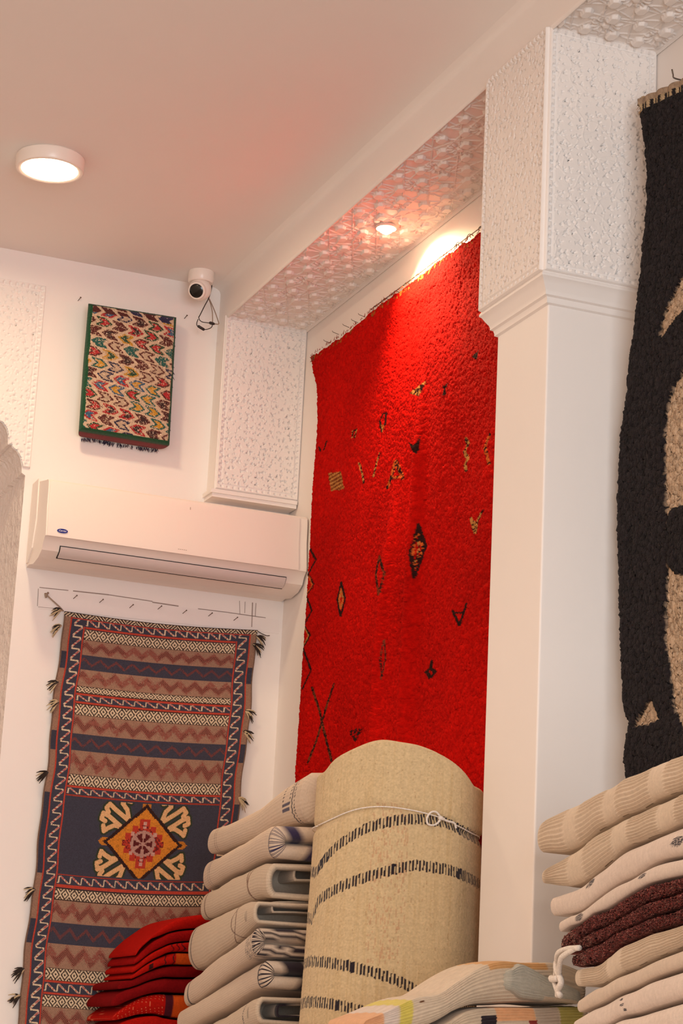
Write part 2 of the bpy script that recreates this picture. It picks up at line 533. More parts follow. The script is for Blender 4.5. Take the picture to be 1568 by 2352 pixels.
# recessed spotlight in the beam
sp = on(887, 517, 2, ZB)
spot = empty('recessed_spotlight', (sp[0], sp[1], ZB), 'small recessed spotlight in the beam above the red carpet', 'spotlight')
rg = MB().lathe([(.030, -.004), (.0315, -.009), (.029, -.012), (.0235, -.011), (.022, -.008), (.022, -.003)], (sp[0], sp[1], ZB), (0, 0, 1), 40)
autosmooth(rg.build('ring', M['plasticgrey'], spot), 40)
M['spotglow'] = m_emit('spot_bulb', (1.0, .78, .48), 60)
autosmooth(MB().lathe([(.0205, -.004), (.0205, -.010), (.017, -.020), (.008, -.026), (.0005, -.0275)], (sp[0], sp[1], ZB), (0, 0, 1), 32).build('bulb', M['spotglow'], spot), 60)

# ------------------------------------------------------------------ security camera
cx_, cy_ = 1.972, 6.290
sec = empty('security_camera', (cx_, cy_, ZC), 'white dome security camera on the ceiling with dangling cables', 'camera')
autosmooth(MB().lathe([(.041, 0), (.0415, -.008), (.041, -.032), (.037, -.037), (.001, -.037)], (cx_, cy_, ZC), (0, 0, 1), 48).build('base', M['plastic'], sec), 40)
bc = np.array([cx_ - .002, cy_ - .004, ZC - .060])
prof = [(.0365 * math.cos(a), .0365 * math.sin(a)) for a in np.linspace(-PI / 2, PI / 2, 22)]
MB().lathe(prof, bc, (0, 0, 1), 40).build('housing', M['plastic'], sec, smooth=True)
ax = np.array([-.56, -.72, -.46]); ax /= np.linalg.norm(ax)
autosmooth(MB().lathe([(.0285, .010), (.0290, .030), (.0275, .035), (.0225, .0365)], bc, ax, 40).build('visor', M['plastic'], sec), 40)
autosmooth(MB().lathe([(.0225, .030), (.0225, .0372), (.018, .0395), (.008, .0408), (.0005, .041)], bc, ax, 36).build('lens', M['lens'], sec), 50)
def cam_px(l, y):
    return [on(u, v, 1, y) for u, v in l]
c1 = cr(cam_px([(481, 646), (486, 655), (484, 670), (478, 687), (470, 702), (464, 714), (459, 724), (456, 729)], 6.30), 40)
cb = MB().tube(c1, .0017, 6)
cb.tube(cr(cam_px([(456, 729), (459, 736), (466, 740), (474, 741), (481, 742)], 6.315), 20), .0014, 6)
cb.tube(cr(cam_px([(455, 733), (452, 741), (452, 747), (455, 750)], 6.315), 14), .0014, 6)
cb.tube(cr(cam_px([(469, 757), (477, 756), (484, 753), (487, 749), (487, 745)], 6.315), 18), .0014, 6)
cab = cb.build('cable', M['blackplastic'], sec, smooth=True)
p0, p1 = cam_px([(454, 748.5), (469.5, 758)], 6.315)
MB().tube([p0, p0 + (p1 - p0) * .1, p0 + (p1 - p0) * .9, p1], [.003, .0045, .0045, .003], 10).build('connector', M['blackplastic'], cab, smooth=True)
p0, p1 = cam_px([(480, 741), (493, 744.5)], 6.315)
MB().tube([p0, p0 + (p1 - p0) * .2, p0 + (p1 - p0) * .8, p1], [.0025, .0050, .0045, .0025], 10).build('connector', M['blackplastic'], cab, smooth=True)
cg = MB().tube(cr(cam_px([(478, 664), (478, 682), (483, 697), (487, 714), (488, 730), (488, 741)], 6.322), 30), .0016, 6)
cg.tube(cr(cam_px([(478, 682), (484, 694), (493, 715), (500, 735), (502, 744), (493, 744)], 6.322), 30), .0017, 6)
cg.build('cable', M['cablegrey'], sec, smooth=True)

# ------------------------------------------------------------------ air conditioner
AX0, AX1 = 1.513, XR - .006
ac = empty('air_conditioner', ((AX0 + AX1) / 2, YB, on(62, 1303, 1, YB)[2]), 'white split air conditioner unit on the back wall above the hanging kilim', 'air conditioner')
def pf_at(u, v, x=AX0): 
    p = on(u, v, 0, x); return (p[1], p[2])
ftop = pf_at(113, 1097); fmid = pf_at(112, 1160); fbot = pf_at(104.5, 1229); lip = pf_at(101, 1243)
zt = on(77, 1109, 1, YB)[2]; zb = on(62, 1304, 1, YB)[2]
yf = ftop[0]
lowpts = [pf_at(96, 1262), pf_at(88, 1280), pf_at(76, 1295)]
side = [(YB, zt), (yf + .030, ftop[1] + .0), (yf + .010, ftop[1] - .002), (yf + .001, ftop[1] - .010), (yf - .002, ftop[1] - .03),
        (yf - .003, (ftop[1] + fbot[1]) / 2), (fbot[0] + .0, fbot[1] + .01), (fbot[0] + .001, fbot[1]), (fbot[0] + .006, fbot[1] - .002), (lip[0] + .008, lip[1]),
        *[(y, z) for y, z in lowpts], (YB - .03, zb + .004), (YB, zb)]
def extrude_x(prof, x0, x1, name, mat, parent, ang=30):
    n = len(prof); b = MB()
    b.add([(x0, y, z) for y, z in prof] + [(x1, y, z) for y, z in prof], [tuple(range(n)), tuple(range(n, 2 * n))[::-1]] + [(i, i + n, (i + 1) % n + n, (i + 1) % n) for i in range(n)])
    o = b.build(name, mat, parent); autosmooth(o, ang); return o
body = extrude_x(side, AX0, AX1, 'body', M['plastic'], ac)
# front panel, a separate sheet with side reveals
fp = [(y - .004, z) for y, z in side[3:8]]
fpn = fp + [(y + .003, z) for y, z in reversed(fp)]
extrude_x(fpn, AX0 + .004, AX1 - .028, 'front_panel', M['plastic'], ac)
# the side cheek groove (darker vertical step on the left end)
extrude_x([(YB - .004, zt - .006), (YB - .075, zt - .004), (YB - .085, (zt + zb) / 2), (YB - .06, zb + .05), (YB - .02, zb + .012), (YB - .004, zb + .012)], AX0 - .004, AX0 + .002, 'side_cover', M['plastic'], ac)
# lower deck, louvre and its gap
def lowy(t):
    a = [(lip[0] + .008, lip[1])] + lowpts + [(YB - .03, zb + .004)]
    c = cr(a, 41); return c[int(round(t * 40))]
lo = [lowy(t) for t in (.06, .14, .24, .34, .44)]
def off(pr, d):
    out = []
    for k, (y, z) in enumerate(pr):
        a = np.array(pr[min(k + 1, len(pr) - 1)]) - np.array(pr[max(k - 1, 0)]); a /= np.linalg.norm(a)
        nrm = np.array([a[1], -a[0]])
        if nrm[0] > 0: nrm = -nrm
        out.append((y + nrm[0] * d, z + nrm[1] * d))
    return out
extrude_x(off(lo, .0015) + list(reversed(off(lo, -.004))), AX0 + .052, AX1 - .058, 'louver_gap', M['dark'], ac)
lo2 = [lowy(t) for t in (.066, .14, .24, .32, .392)]
extrude_x(off(lo2, .0055) + list(reversed(off(lo2, -.002))), AX0 + .0545, AX1 - .0605, 'louver', M['plasticgrey'], ac)
# round corner cap at the right end
# badge with the maker's oval
def panel_y(z):
    a = sorted((zz, yy) for yy, zz in fp); return float(np.interp(z, [q[0] for q in a], [q[1] for q in a]))
def on_panel(u, v):
    p = on(u, v, 1, yf)
    for _ in range(5): p = on(u, v, 1, panel_y(p[2]))
    return p
bp = on_panel(143, 1220)
bd = MB(); nE = 40
bd.add([(bp[0] + .0165 * math.cos(2 * PI * i / nE), yy, bp[2] + .0066 * math.sin(2 * PI * i / nE)) for yy in (bp[1] - .0035, bp[1] + .006) for i in range(nE)],
       [tuple(range(nE)), tuple(range(nE, 2 * nE))[::-1]] + [(i, i + nE, (i + 1) % nE + nE, (i + 1) % nE) for i in range(nE)])
badge = bd.build('logo_badge', M['blue'], ac); badge['label'] = 'blue oval badge with white lettering'
def text_mesh(s, size, loc, rot, mat, name, parent, shear=0.0, ext=.0002):
    cu = bpy.data.curves.new('t', 'FONT'); cu.body = s; cu.size = size; cu.align_x = 'CENTER'; cu.align_y = 'CENTER'; cu.shear = shear; cu.extrude = ext
    to = bpy.data.objects.new('t', cu); COL.objects.link(to)
    dg = bpy.context.evaluated_depsgraph_get(); dg.update()
    me = bpy.data.meshes.new_from_object(to.evaluated_get(dg))
    bpy.data.objects.remove(to)
    Mx = Matrix.Translation(loc) @ rot.to_4x4()
    v = [tuple(Mx @ w.co) for w in me.vertices]; f = [tuple(p.vertices) for p in me.polygons]
    bpy.data.meshes.remove(me)
    return mk(name, v, f, mat, parent, smooth=False)
rx = Matrix.Rotation(PI / 2, 3, 'X')
text_mesh('Carrier', .0078, (bp[0], bp[1] - .0040, bp[2]), rx, M['white'], 'lettering', badge, .2)
gp = on_panel(418, 1263)
gm = MB()
for k in range(5):
    gm.box(gp[0] - .013 + k * .006, gp[0] - .013 + k * .006 + .0042, gp[1] - .0006, gp[1] + .004, gp[2], gp[2] + .0018)
gm.build('print_mark', M['grey'], ac)
ip = on_panel(437, 1168)
MB().box(ip[0] - .0012, ip[0] + .0012, ip[1] - .001, ip[1] + .004, ip[2] - .004, ip[2] + .004).build('sensor', M['grey'], ac)

# ------------------------------------------------------------------ filler strip with pencil marks and nails under the unit
P_ = lambda u, v, d=0: on(u, v, 1, YB - d)
q = [P_(88, 1352), P_(640, 1424), P_(640, 1456), P_(88, 1398)]
fs = MB(); fs.add([(p[0], YB - .0015, p[2]) for p in q] + [(p[0], YB + .01, p[2]) for p in q], [(3, 2, 1, 0), (4, 5, 6, 7)] + [(i, (i + 1) % 4, (i + 1) % 4 + 4, i + 4) for i in range(4)])
strip = tag(fs.build('plaster_strip', M['patch']), 'pale filler strip with pencil lines and nails under the air conditioner', 'plaster strip')
def mark(u0, v0, u1, v1, w):
    pm = MB(); a, b = P_(u0, v0, .0018), P_(u1, v1, .0018); d = b - a; d /= np.linalg.norm(d); nn = np.array([-d[2], 0, d[0]]) * w / 2
    pm.add([a - nn, b - nn, b + nn, a + nn, a - nn + [0, .003, 0], b - nn + [0, .003, 0], b + nn + [0, .003, 0], a + nn + [0, .003, 0]],
           [(0, 1, 2, 3), (7, 6, 5, 4), (0, 4, 5, 1), (1, 5, 6, 2), (2, 6, 7, 3), (3, 7, 4, 0)])
    pm.build('pencil_mark', M['pencil'], strip)
mark(91, 1349, 157, 1356, .002); mark(168, 1357, 250, 1366, .003); mark(250, 1366, 350, 1381, .0022); mark(350, 1383, 410, 1392, .003)
mark(455, 1398, 520, 1406, .002); mark(520, 1406, 610, 1419, .002); mark(88, 1352, 86, 1392, .0012)
mark(88, 1394, 122, 1397, .0012); mark(580, 1384, 578, 1440, .0028); mark(588, 1385, 586, 1416, .0014); mark(550, 1380, 551, 1411, .0010); mark(563, 1382, 562, 1408, .0010)
nm = None
nails = [(170, 1374), (230, 1383), (299, 1395), (364, 1398), (421, 1408), (480, 1414), (538, 1424)]
names = ['leftmost', 'second', 'third', 'fourth', 'fifth', 'sixth', 'rightmost']
for k, (u, v) in enumerate(nails):
    p = P_(u, v)
    t = MB().tube([(p[0] - .004, YB + .004, p[2] - .004), (p[0] + .003, YB - .020, p[2] + .005)], .0011, 6)
    t.lathe([(.0022, 0), (.0022, .0012)], (p[0] + .003, YB - .020, p[2] + .005), (.28, -1, .36), 10)
    w = ['left', 'second from the left', 'third from the left', 'middle', 'third from the right', 'second from the right', 'right'][k]
    lab = ('bent nail in the filler strip, ' + w + ' of seven') if k not in (0, 6) else ('bent nail at the ' + w + ' end of the row of seven in the filler strip')
    tag(t.build('nail', M['steel']), lab, 'nail', 'nails in the filler strip')
# ------------------------------------------------------------------ kilim on the back wall
def kilim():
    YK = YB - .014
    z0 = 1.02                                    # bottom, below the frame
    pTL, pTR = on(147, 1404, 1, YK), on(592, 1449, 1, YK)
    pBL = on(38, 2352, 1, YK)
    pR2 = on(546, 1880, 1, YK)
    zt = pTL[2]
    H = zt - z0
    res = .00150
    nu, nv = int((pTR[0] - pTL[0]) / res), int(H / res)
    s = np.linspace(0, 1, nu); t = np.linspace(0, H, nv)
    S, T = np.meshgrid(s, t, indexing='ij')
    lx = pTL[0] + (pBL[0] - pTL[0]) * T / (pTL[2] - pBL[2])
    rx_ = pTR[0] + (pR2[0] - pTR[0]) * T / (pTR[2] - pR2[2])
    wob = .0025 * np.sin(T * 17) + .0015 * np.sin(T * 41 + 1)
    X = lx + S * (rx_ - lx) + wob * (1 - 2 * S)
    sag = .018 * S - .010 * np.sin(PI * S) * np.exp(-T * 3) - .012 * np.sin(PI * S) * np.clip(T, 0, 1)
    Z = zt - T + sag
    Yk = YK + .004 * np.sin(T * 7.3 + S * 2) * np.clip(T * 4, 0, 1) - .003 * np.clip(T, 0, 1)
    W = pTR[0] - pTL[0]
    A = S * W
    # row heights measured at the inner left side, as distance below the top edge
    def row(xz, yz):
        p = on(xz / 2.24, yz / 2.24 + 1320, 1, YK)
        l = pTL[0] + (pBL[0] - pTL[0]) * (zt - p[2]) / (pTL[2] - pBL[2])
        s_ = (p[0] - l) / W
        return zt + .018 * s_ - p[2]
    navy, brown, rust, cream, blk, pink, dred = [lin(c) for c in ((58, 58, 72), (152, 118, 98), (132, 66, 58), (214, 194, 164), (52, 36, 32), (176, 96, 104), (176, 62, 44))]
    C = np.empty(A.shape + (3,)); C[:] = navy
    n1 = vnoise(A * 420, T * 420, 3); n2 = vnoise(A * 30, T * 60, 5)
    def put(mask, col): C[mask] = col
    SEL, RL = .020, .0045
    b0, b1 = .030, .064                       # hook border between the two red lines (in from the edge)
    inner = (A > b1 + .006) & (A < W - b1 - .006)
    def hooks(a, b, m, per=.036):
        """running hook motif: a along, b 0..1 across"""
        f = (a / per) % 1.0
        cell = np.floor(a / per)
        q_ = f * .036
        seg1 = seg_dist(q_, b * .03, [(-.004, .005), (.003, .005), (.003, .025), (.009, .026)])
        seg1 = np.minimum(seg1, seg_dist(q_, b * .03, [(.032, .005), (.039, .005)]))
        seg2 = seg_dist(q_, b * .03, [(.009, .026), (.013, .022), (.029, .008), (.033, .005)])
        put(m & (seg1 < .0019) & (n1 > .12), cream)
        put(m & (seg2 < .0026), cream)
        put(m & (seg2 < .0022) & (((f * 9).astype(int) % 2) == 0), pink)
        put(m & (seg2 < .0016) & (((f * 9).astype(int) % 3) == 0), dred)
    def diamonds(m, y, h):
        u_, v_ = A / .0290, y / max(h, 1e-3) * .98
        du, dv = np.abs(u_ % 1 - .5) * 2, np.abs(v_ % 1 - .5) * 2
        r = (du + dv) 
        put(m, blk)
        put(m & ((r * 1.45 + .1) % 1.0 > .44) & (n1 > .08), cream)
        put(m & ((y < .0022) | (y > h - .0022)), blk)
    def zig(m, y, h, base, colz, w, dots):
        per = .052
        put(m, base)
        zz = np.abs((A / per) % 1 - .5) * 2
        d = np.abs(y / h - (.28 + .44 * zz))
        put(m & (d < w) & (n1 > .26), colz * .8 + base * .2)
        put(m & (d < w) & (n2 > .62), colz * .6 + base * .4)
        if dots:
            ck_ = (np.floor(A / .0032) + np.floor(y / .0032)) % 2 == 0
            put(m & (d < w * .8) & ck_ & (n2 > .45), colz * .55)
            put(m & (d > w) & (d < w + .09) & ck_ & (n1 > .4), colz * .8 + base * .2)
    # rows: (kind, top, bottom) along the left inner edge
    R = {}
    seq = [('hookh', (415, 222), (415, 262)), ('red', (412, 262), (412, 272)), ('dia', (412, 274), (410, 330)), ('zb', (410, 330), (407, 405)), ('zn', (407, 405), (405, 480)), ('zb', (404, 480), (400, 565)),
           ('dia', (400, 565), (395, 602)), ('red', (395, 602), (393, 612)), ('hookh', (390, 612), (383, 644)), ('red', (383, 644), (381, 655)),
           ('dia', (381, 656), (377, 716)), ('zb', (377, 716), (367, 812)), ('zn', (367, 812), (357, 898)), ('zb', (357, 898), (340, 1018)), ('dia', (340, 1018), (330, 1078)), ('red', (330, 1078), (328, 1088)),
           ('hookh', (327, 1088), (318, 1122)), ('red2', (318, 1122), (317, 1130)), ('med', (316, 1130), (276, 1530)), ('red2', (276, 1530), (275, 1537)),
           ('hookh', (274, 1538), (268, 1582)), ('red', (268, 1582), (266, 1600)), ('dia', (266, 1602), (260, 1664)), ('zb', (260, 1664), (250, 1778)), ('zn', (250, 1778), (236, 1886)), ('zb', (236, 1886), (216, 2010)),
           ('dia', (216, 2010), (205, 2075)), ('red', (205, 2075), (203, 2086)), ('hookh', (202, 2088), (193, 2136)), ('red', (193, 2136), (192, 2148)), ('dia', (192, 2150), (184, 2212)), ('zb', (184, 2212), (172, 2330)),
           ('zn', (172, 2330), (160, 2440)), ('zb', (160, 2440), (150, 2560)), ('dia', (150, 2560), (140, 2620)), ('red', (140, 2620), (138, 2640)), ('hookh', (138, 2640), (130, 2690))]
    full = np.ones(A.shape, bool)
    rows = [(k, row(*a), row(*b)) for k, a, b in seq]
    for k, ta, tb in rows:
        m = (T >= ta) & (T < tb) & inner; y = T - ta; h = tb - ta
        if k == 'red': put(m, dred * 1.05)
        elif k == 'red2': put(m, dred * .75)
        elif k == 'dia': diamonds(m, y, h)
        elif k == 'zb': zig(m, y, h, brown, rust, .20, True)
        elif k == 'zn': zig(m, y, h, navy, rust * .75, .10, False)
        elif k == 'hookh': hooks(A, 1 - y / h, m)
    # side hook borders and red lines
    for side in (0, 1):
        a_ = A if side == 0 else W - A
        m = (a_ > b0) & (a_ < b1) & (T > .012)
        put((a_ >= b0 - .004) & (a_ < b1 + .006) & (T > .008), navy)
        bb_ = (a_ - b0) / (b1 - b0)
        hooks(T + side * .011, bb_ if side == 0 else 1 - bb_, m, .036)
        # selvedge, brown with navy blocks beside the navy rows
        put((a_ < SEL), brown * .9)
        for k, ta, tb in rows:
            if k in ('zn', 'med'):
                put((a_ < SEL) & (T > ta - .004) & (T < tb + .004), navy * .9)
        put((a_ < .004), brown * .55)
        put((a_ >= SEL) & (a_ < SEL + RL), dred)
        put((a_ >= b1) & (a_ < b1 + RL) & (T > rows[1][1]), dred)
    put((T > .016) & (T < .0195) & (A > SEL) & (A < W - SEL), dred)
    # heading: black and cream herringbone
    m = T < .015
    put(m, blk)
    hb = (A / .011 + np.where((np.floor(A / .033) % 2) == 0, T, -T) / .010) % 1
    put(m & (T > .003) & (hb > .55), cream)
    # navy field with the medallion
    ta, tb = [(a, b) for k, a, b in rows if k == 'med'][0]
    pc = on(740 / 2.24, 1387 / 2.24 + 1320, 1, YK)
    lxc = pTL[0] + (pBL[0] - pTL[0]) * (zt - pc[2]) / (pTL[2] - pBL[2])
    sc = (pc[0] - lxc) / W; ac_ = sc * W
    sagc = .018 * sc - .010 * math.sin(PI * sc) * math.exp(-(zt - pc[2]) * 3) - .012 * math.sin(PI * sc) * (zt - pc[2])
    tc_ = zt + sagc - pc[2]
    mx, mz = (A - ac_), (T - tc_)
    hw, hh = .118, .112
    kq = .0036
    qx, qz = np.round(mx / kq) * kq, np.round(mz / kq) * kq
    L1 = np.abs(qx) / hw + np.abs(qz) / hh
    mm = (T > ta + .004) & (T < tb - .004)
    orange, orr, crm, green, dk, mroon = [lin(c) for c in ((206, 128, 40), (178, 54, 36), (218, 172, 122), (46, 56, 36), (44, 20, 20), (104, 26, 28))]
    # cream hooks on the four sides
    ax_, az_ = np.abs(mx), np.abs(mz)
    hk = np.full(A.shape, 1e9)
    base = [(hw * .52, hh * .58), ]
    strokes = [[(.052, .066), (.100, .098)], [(.052, .066), (.062, .100), (.078, .116), (.070, .128), (.052, .124)], [(.100, .098), (.118, .112), (.128, .100), (.120, .088)],
               [(.074, .046), (.118, .076)], [(.118, .076), (.136, .084), (.140, .066), (.128, .060)], [(.074, .046), (.096, .050), (.116, .040), (.128, .030), (.132, .046)],
               [(.030, .094), (.040, .112), (.034, .126), (.020, .122)]]
    for st in strokes[:6]:
        hk = np.minimum(hk, seg_dist(ax_, az_, st))
    put(mm & (hk < .0125), green)
    put(mm & (hk < .0068), crm)
    put(mm & (L1 < 1.20) & ((ax_ < .014) | (az_ < .012)), orange * .8)
    put(mm & (L1 < 1.07), dk)
    put(mm & (L1 < .95), orange)
    nn = vnoise(qx * 260 + 50, qz * 260 + 50, 8)
    put(mm & (L1 < .93) & (nn > .72), orange * .75)
    for dx, dz in ((.058, 0), (0, .058), (.030, .042), (.050, .022)):
        put(mm & (L1 < .9) & (np.abs(np.abs(qx) - dx) < .0085) & (np.abs(np.abs(qz) - dz) < .0085), orr if dx * dz else mroon)
    put(mm & (np.abs(qx) < .015) & (np.abs(qz) < .075), orr)
    put(mm & (L1 < .56), orr)
    put(mm & (L1 < .56) & (nn > .6), mroon)
    pale = lin((196, 150, 136))
    put(mm & (np.hypot(qx, qz) < .040), pale * .8)
    put(mm & (np.hypot(qx, qz) < .032) & (np.hypot(qx, qz) > .006) & (np.cos(np.arctan2(qz, qx) * 6) > -.2), mroon * .7)
    for sx in (-1, 1):
        put(mm & (np.abs(qx - sx * .036) < .006) & (np.abs(np.abs(qz) - .030) < .005), pale)
    for sz in (-1, 1):
        put(mm & (np.abs(qx) < .007) & (np.abs(qz - sz * .062) < .005), pale)
        put(mm & (np.abs(qx) < .007) & (np.abs(qz - sz * .048) < .0035), pale)
    C *= (.86 + .28 * n1)[..., None]
    P = np.stack([X, Yk, Z], -1).reshape(-1, 3)
    # thickness: a backing sheet joined at the rim
    root = empty('kilim', (float(pTL[0] + W / 2), YK, z0), 'long striped kilim with dark blue medallion hanging under the air conditioner', 'kilim')
    F = grid_faces(nu, nv)
    weave = mk('weave', P, F, M['kilim'], root, C.reshape(-1, 3), smooth=True)
    so = weave.modifiers.new('Solid', 'SOLIDIFY'); so.thickness = .004; so.offset = -1 if True else 1
    # tassels
    def tassel(u, v, dirx, seed, parent):
        rr = random.Random(seed); p = on(u, v, 1, YK - .002)
        vs, fs_, cs = [], [], []
        for k in range(13):
            L = rr.uniform(.022, .040); a = rr.uniform(-.9, .5); w = MB()
            pts = [p + np.array([dirx * L * q_ * math.cos(a), -.006 * math.sin(q_ * 3) - .004 * rr.random(), L * q_ * math.sin(a) - .014 * q_ * q_]) for q_ in (0, .35, .7, 1)]
            w.tube(pts, [.0024, .0026, .0022, .0008], 6)
            b = len(vs); vs += w.v; fs_ += [tuple(i + b for i in f) for f in w.f]
            cs += [lin((44, 32, 26)) if rr.random() < .62 else lin((198, 176, 140))] * len(w.v)
        return mk('tassel', vs, fs_, M['tassel'], parent, np.array(cs), smooth=True)
    tl = [(141, 1401, -1), (140, 1437, -1), (133, 1566, -1), (134, 1612, -1), (110, 1774, -1), (80, 2042, -1), (55, 2226, -1), (46, 2287, -1),
          (588, 1462, 1), (580, 1480, 1), (562, 1632, 1), (556, 1680, 1), (546, 1833, 1)]
    for k, (u, v, d) in enumerate(tl):
        tassel(u, v, d, 40 + k, root)
    cd = MB().tube(cr([on(592, 1450, 1, YK - .004), on(600, 1455, 1, YK - .008), on(612, 1460, 1, YK - .006), on(619, 1460, 1, YK - .004)], 12), .0014, 6)
    cd.build('end_cord', M['blackplastic'], root, smooth=True)
    tt = MB().tube(cr([P_(104, 1363, .006), P_(113, 1372, .01), P_(126, 1384, .012), P_(138, 1395, .012), P_(146, 1404, .012)], 16), .0022, 6)
    tt.tube([P_(104, 1363, .006), P_(106, 1372, .012)], .0035, 6)
    tt.tube([P_(111, 1361, .006), P_(104, 1369, .010)], .003, 6)
    tt.build('hanging_cord', M['cablegrey'], root, smooth=True)['label'] = 'knotted grey cord at the top left corner'
kilim()

# ------------------------------------------------------------------ hanging cushion
def cushion():
    yf_ = YB - .080
    TL, TR, BR, BL = [on(u, v, 1, yf_) for u, v in ((206, 694), (408, 726), (392, 1020), (184, 986))]
    nu, nv = 190, 250
    s, t = np.meshgrid(np.linspace(0, 1, nu), np.linspace(0, 1, nv), indexing='ij')
    Pq = (TL[None, None] * ((1 - s) * (1 - t))[..., None] + TR[None, None] * (s * (1 - t))[..., None] + BR[None, None] * (s * t)[..., None] + BL[None, None] * ((1 - s) * t)[..., None])
    W, H = np.linalg.norm(TR - TL), np.linalg.norm(BL - TL)
    A, B = s * W, t * H
    e = np.minimum(np.minimum(A, W - A), np.minimum(B, H - B))
    # rounded rim: falls back to the wall
    rim = np.clip(e / .016, 0, 1); back = .016 * (1 - np.sqrt(np.clip(1 - (1 - rim) ** 2, 0, 1)))
    bulge = -.008 * np.sin(PI * s) * np.sin(PI * t)
    Pq[..., 1] += back + bulge
    # pattern: staggered rows of chevrons on a cream ground
    pal = {k: lin(c) for k, c in dict(mar=(92, 40, 36), red=(176, 40, 44), grn=(44, 72, 48), yel=(196, 142, 44), teal=(40, 92, 84), blu=(58, 92, 120), nav=(46, 42, 72), cream=(206, 178, 150), dk=(60, 36, 36), edge=(24, 74, 44)).items()}
    a = math.radians(15)
    rx_, ry_ = A * math.cos(a) - B * math.sin(a) * 0, B - A * math.tan(a) * .55
    rowh, cw = .0345, .0500
    r = np.floor(ry_ / rowh + 20).astype(int); fr = (ry_ / rowh) % 1.0
    xx = rx_ + (r % 2) * cw * .5 + (r % 3) * .006
    c = np.floor(xx / cw).astype(int); fx = (xx / cw) % 1.0
    dirn = np.where(r % 4 < 2, 1, -1)
    px = np.where(dirn > 0, fx, 1 - fx) - .5; py = (fr - .5) * 2
    chev = px + .46 * np.abs(py)                  # arms of the chevron
    outer = (np.abs(chev - .16) < .37) & (np.abs(py) < .90)
    inner = (np.abs(chev - .16) < .19) & (np.abs(py) < .62)
    n1 = vnoise(A * 420, B * 420, 2)
    C = np.empty(A.shape + (3,)); C[:] = pal['cream']
    C[n1 > .80] = pal['cream'] * .55
    combos = [('mar', 'cream'), ('grn', 'red'), ('blu', 'yel'), ('yel', 'grn'), ('red', 'blu'), ('mar', 'mar'), ('teal', 'teal'), ('nav', 'cream'), ('mar', 'red'), ('red', 'dk'), ('mar', 'dk'), ('teal', 'yel')]
    hsh = (r * 7 + c * 5 + (r * c) % 11 + r // 3) % len(combos)
    for k, (o_, i_) in enumerate(combos):
        C[outer & (hsh == k)] = pal[o_] * .92
        C[inner & (hsh == k)] = pal[i_] * (.8 if i_ == 'cream' else 1)
    C[outer & (n1 > .74)] = pal['cream'] * .8
    # top two rows mostly dark
    dk = (B < .030) & outer
    C[dk] = np.where((hsh[dk] % 3 == 0)[:, None], pal['nav'], pal['mar'] * .8)
    seq = (np.hypot((A * 41) % 1 - .5, (B * 37) % 1 - .5) < .055)
    C[seq] = lin((236, 214, 190))
    # green edging
    w = .0105 + .0015 * np.sin(B * 60)
    C[(A < w)] = pal['edge']; C[(A > W - w)] = pal['edge'] * .85
    C[(B < .007)] = pal['edge'] * .7; C[(B > H - .010)] = pal['edge']
    C *= (.8 + .35 * n1)[..., None]
    root = empty('wall_cushion', tuple((BL + BR) / 2 + np.array([0, .03, -.02])), 'small chevron patterned wool cushion with green edging hanging on the back wall', 'cushion')
    Pq[..., 1] += (n1 - .5) * .002
    # sides: loops from rim to the wall
    loops = [Pq]
    F = grid_faces(nu, nv)
    face = mk('front_cover', Pq.reshape(-1, 3), F, M['cush'], root, C.reshape(-1, 3))
    bd_ = [(i, 0) for i in range(nu)] + [(nu - 1, j) for j in range(1, nv)] + [(i, nv - 1) for i in range(nu - 2, -1, -1)] + [(0, j) for j in range(nv - 2, 0, -1)]
    nb = len(bd_)
    rimP = np.array([Pq[i, j] for i, j in bd_]); cen = rimP.mean(0)
    vs, cs = [], []
    steps = 7
    for k in range(steps):
        f = k / (steps - 1)
        for q_, (i, j) in zip(rimP, bd_):
            o_ = q_ - cen; o_[1] = 0; o_ /= np.linalg.norm(o_)
            tp_ = (.026 * f * (1 if i < nu / 2 else -1)) if i in (0, nu - 1) else .026 * f * (1 - 2 * i / (nu - 1))
            vs.append(q_ + o_ * .006 * math.sin(f * PI) + np.array([tp_, f * (YB - .002 - q_[1]), 0]))
            bottom = j >= nv - 2
            cc = pal['edge'] if i == 0 or i == nu - 1 else (lin((112, 18, 26)) if bottom and f > .12 else pal['edge'] * .7)
            if f > .84 and bottom: cc = lin((40, 30, 62))
            cs.append(cc * random.uniform(.8, 1.2))
    Fs = np.array([(k * nb + i, k * nb + (i + 1) % nb, (k + 1) * nb + (i + 1) % nb, (k + 1) * nb + i) for k in range(steps - 1) for i in range(nb)])
    sd = mk('side_band', vs, Fs, M['cush'], root, np.array(cs)); sd['label'] = 'dark green side band, red along the bottom'
    # fringe under the bottom edge and along the right
    vs, fs_ = [], []
    for k in range(150):
        f = random.uniform(.07, .93); p = BL * (1 - f) + BR * f + np.array([0, random.uniform(.066, .078), -.004 + random.uniform(-.003, .002)])
        if random.random() < .2:
            f = random.random(); p = TR * (1 - f) + BR * f + np.array([-.002, random.uniform(.010, .020), 0])
        L = random.uniform(.006, .014); d = np.array([random.uniform(-.6, .6), random.uniform(-.3, .1), -1]) * L
        w = MB().tube([p, p + d * .6, p + d], [.0011, .0010, .0004], 5)
        b = len(vs); vs += w.v; fs_ += [tuple(i + b for i in g) for g in w.f]
    mk('fringe', vs, fs_, m_wool('navy_fringe', (44, 36, 66), scale=800), root)['kind'] = 'stuff'
cushion()
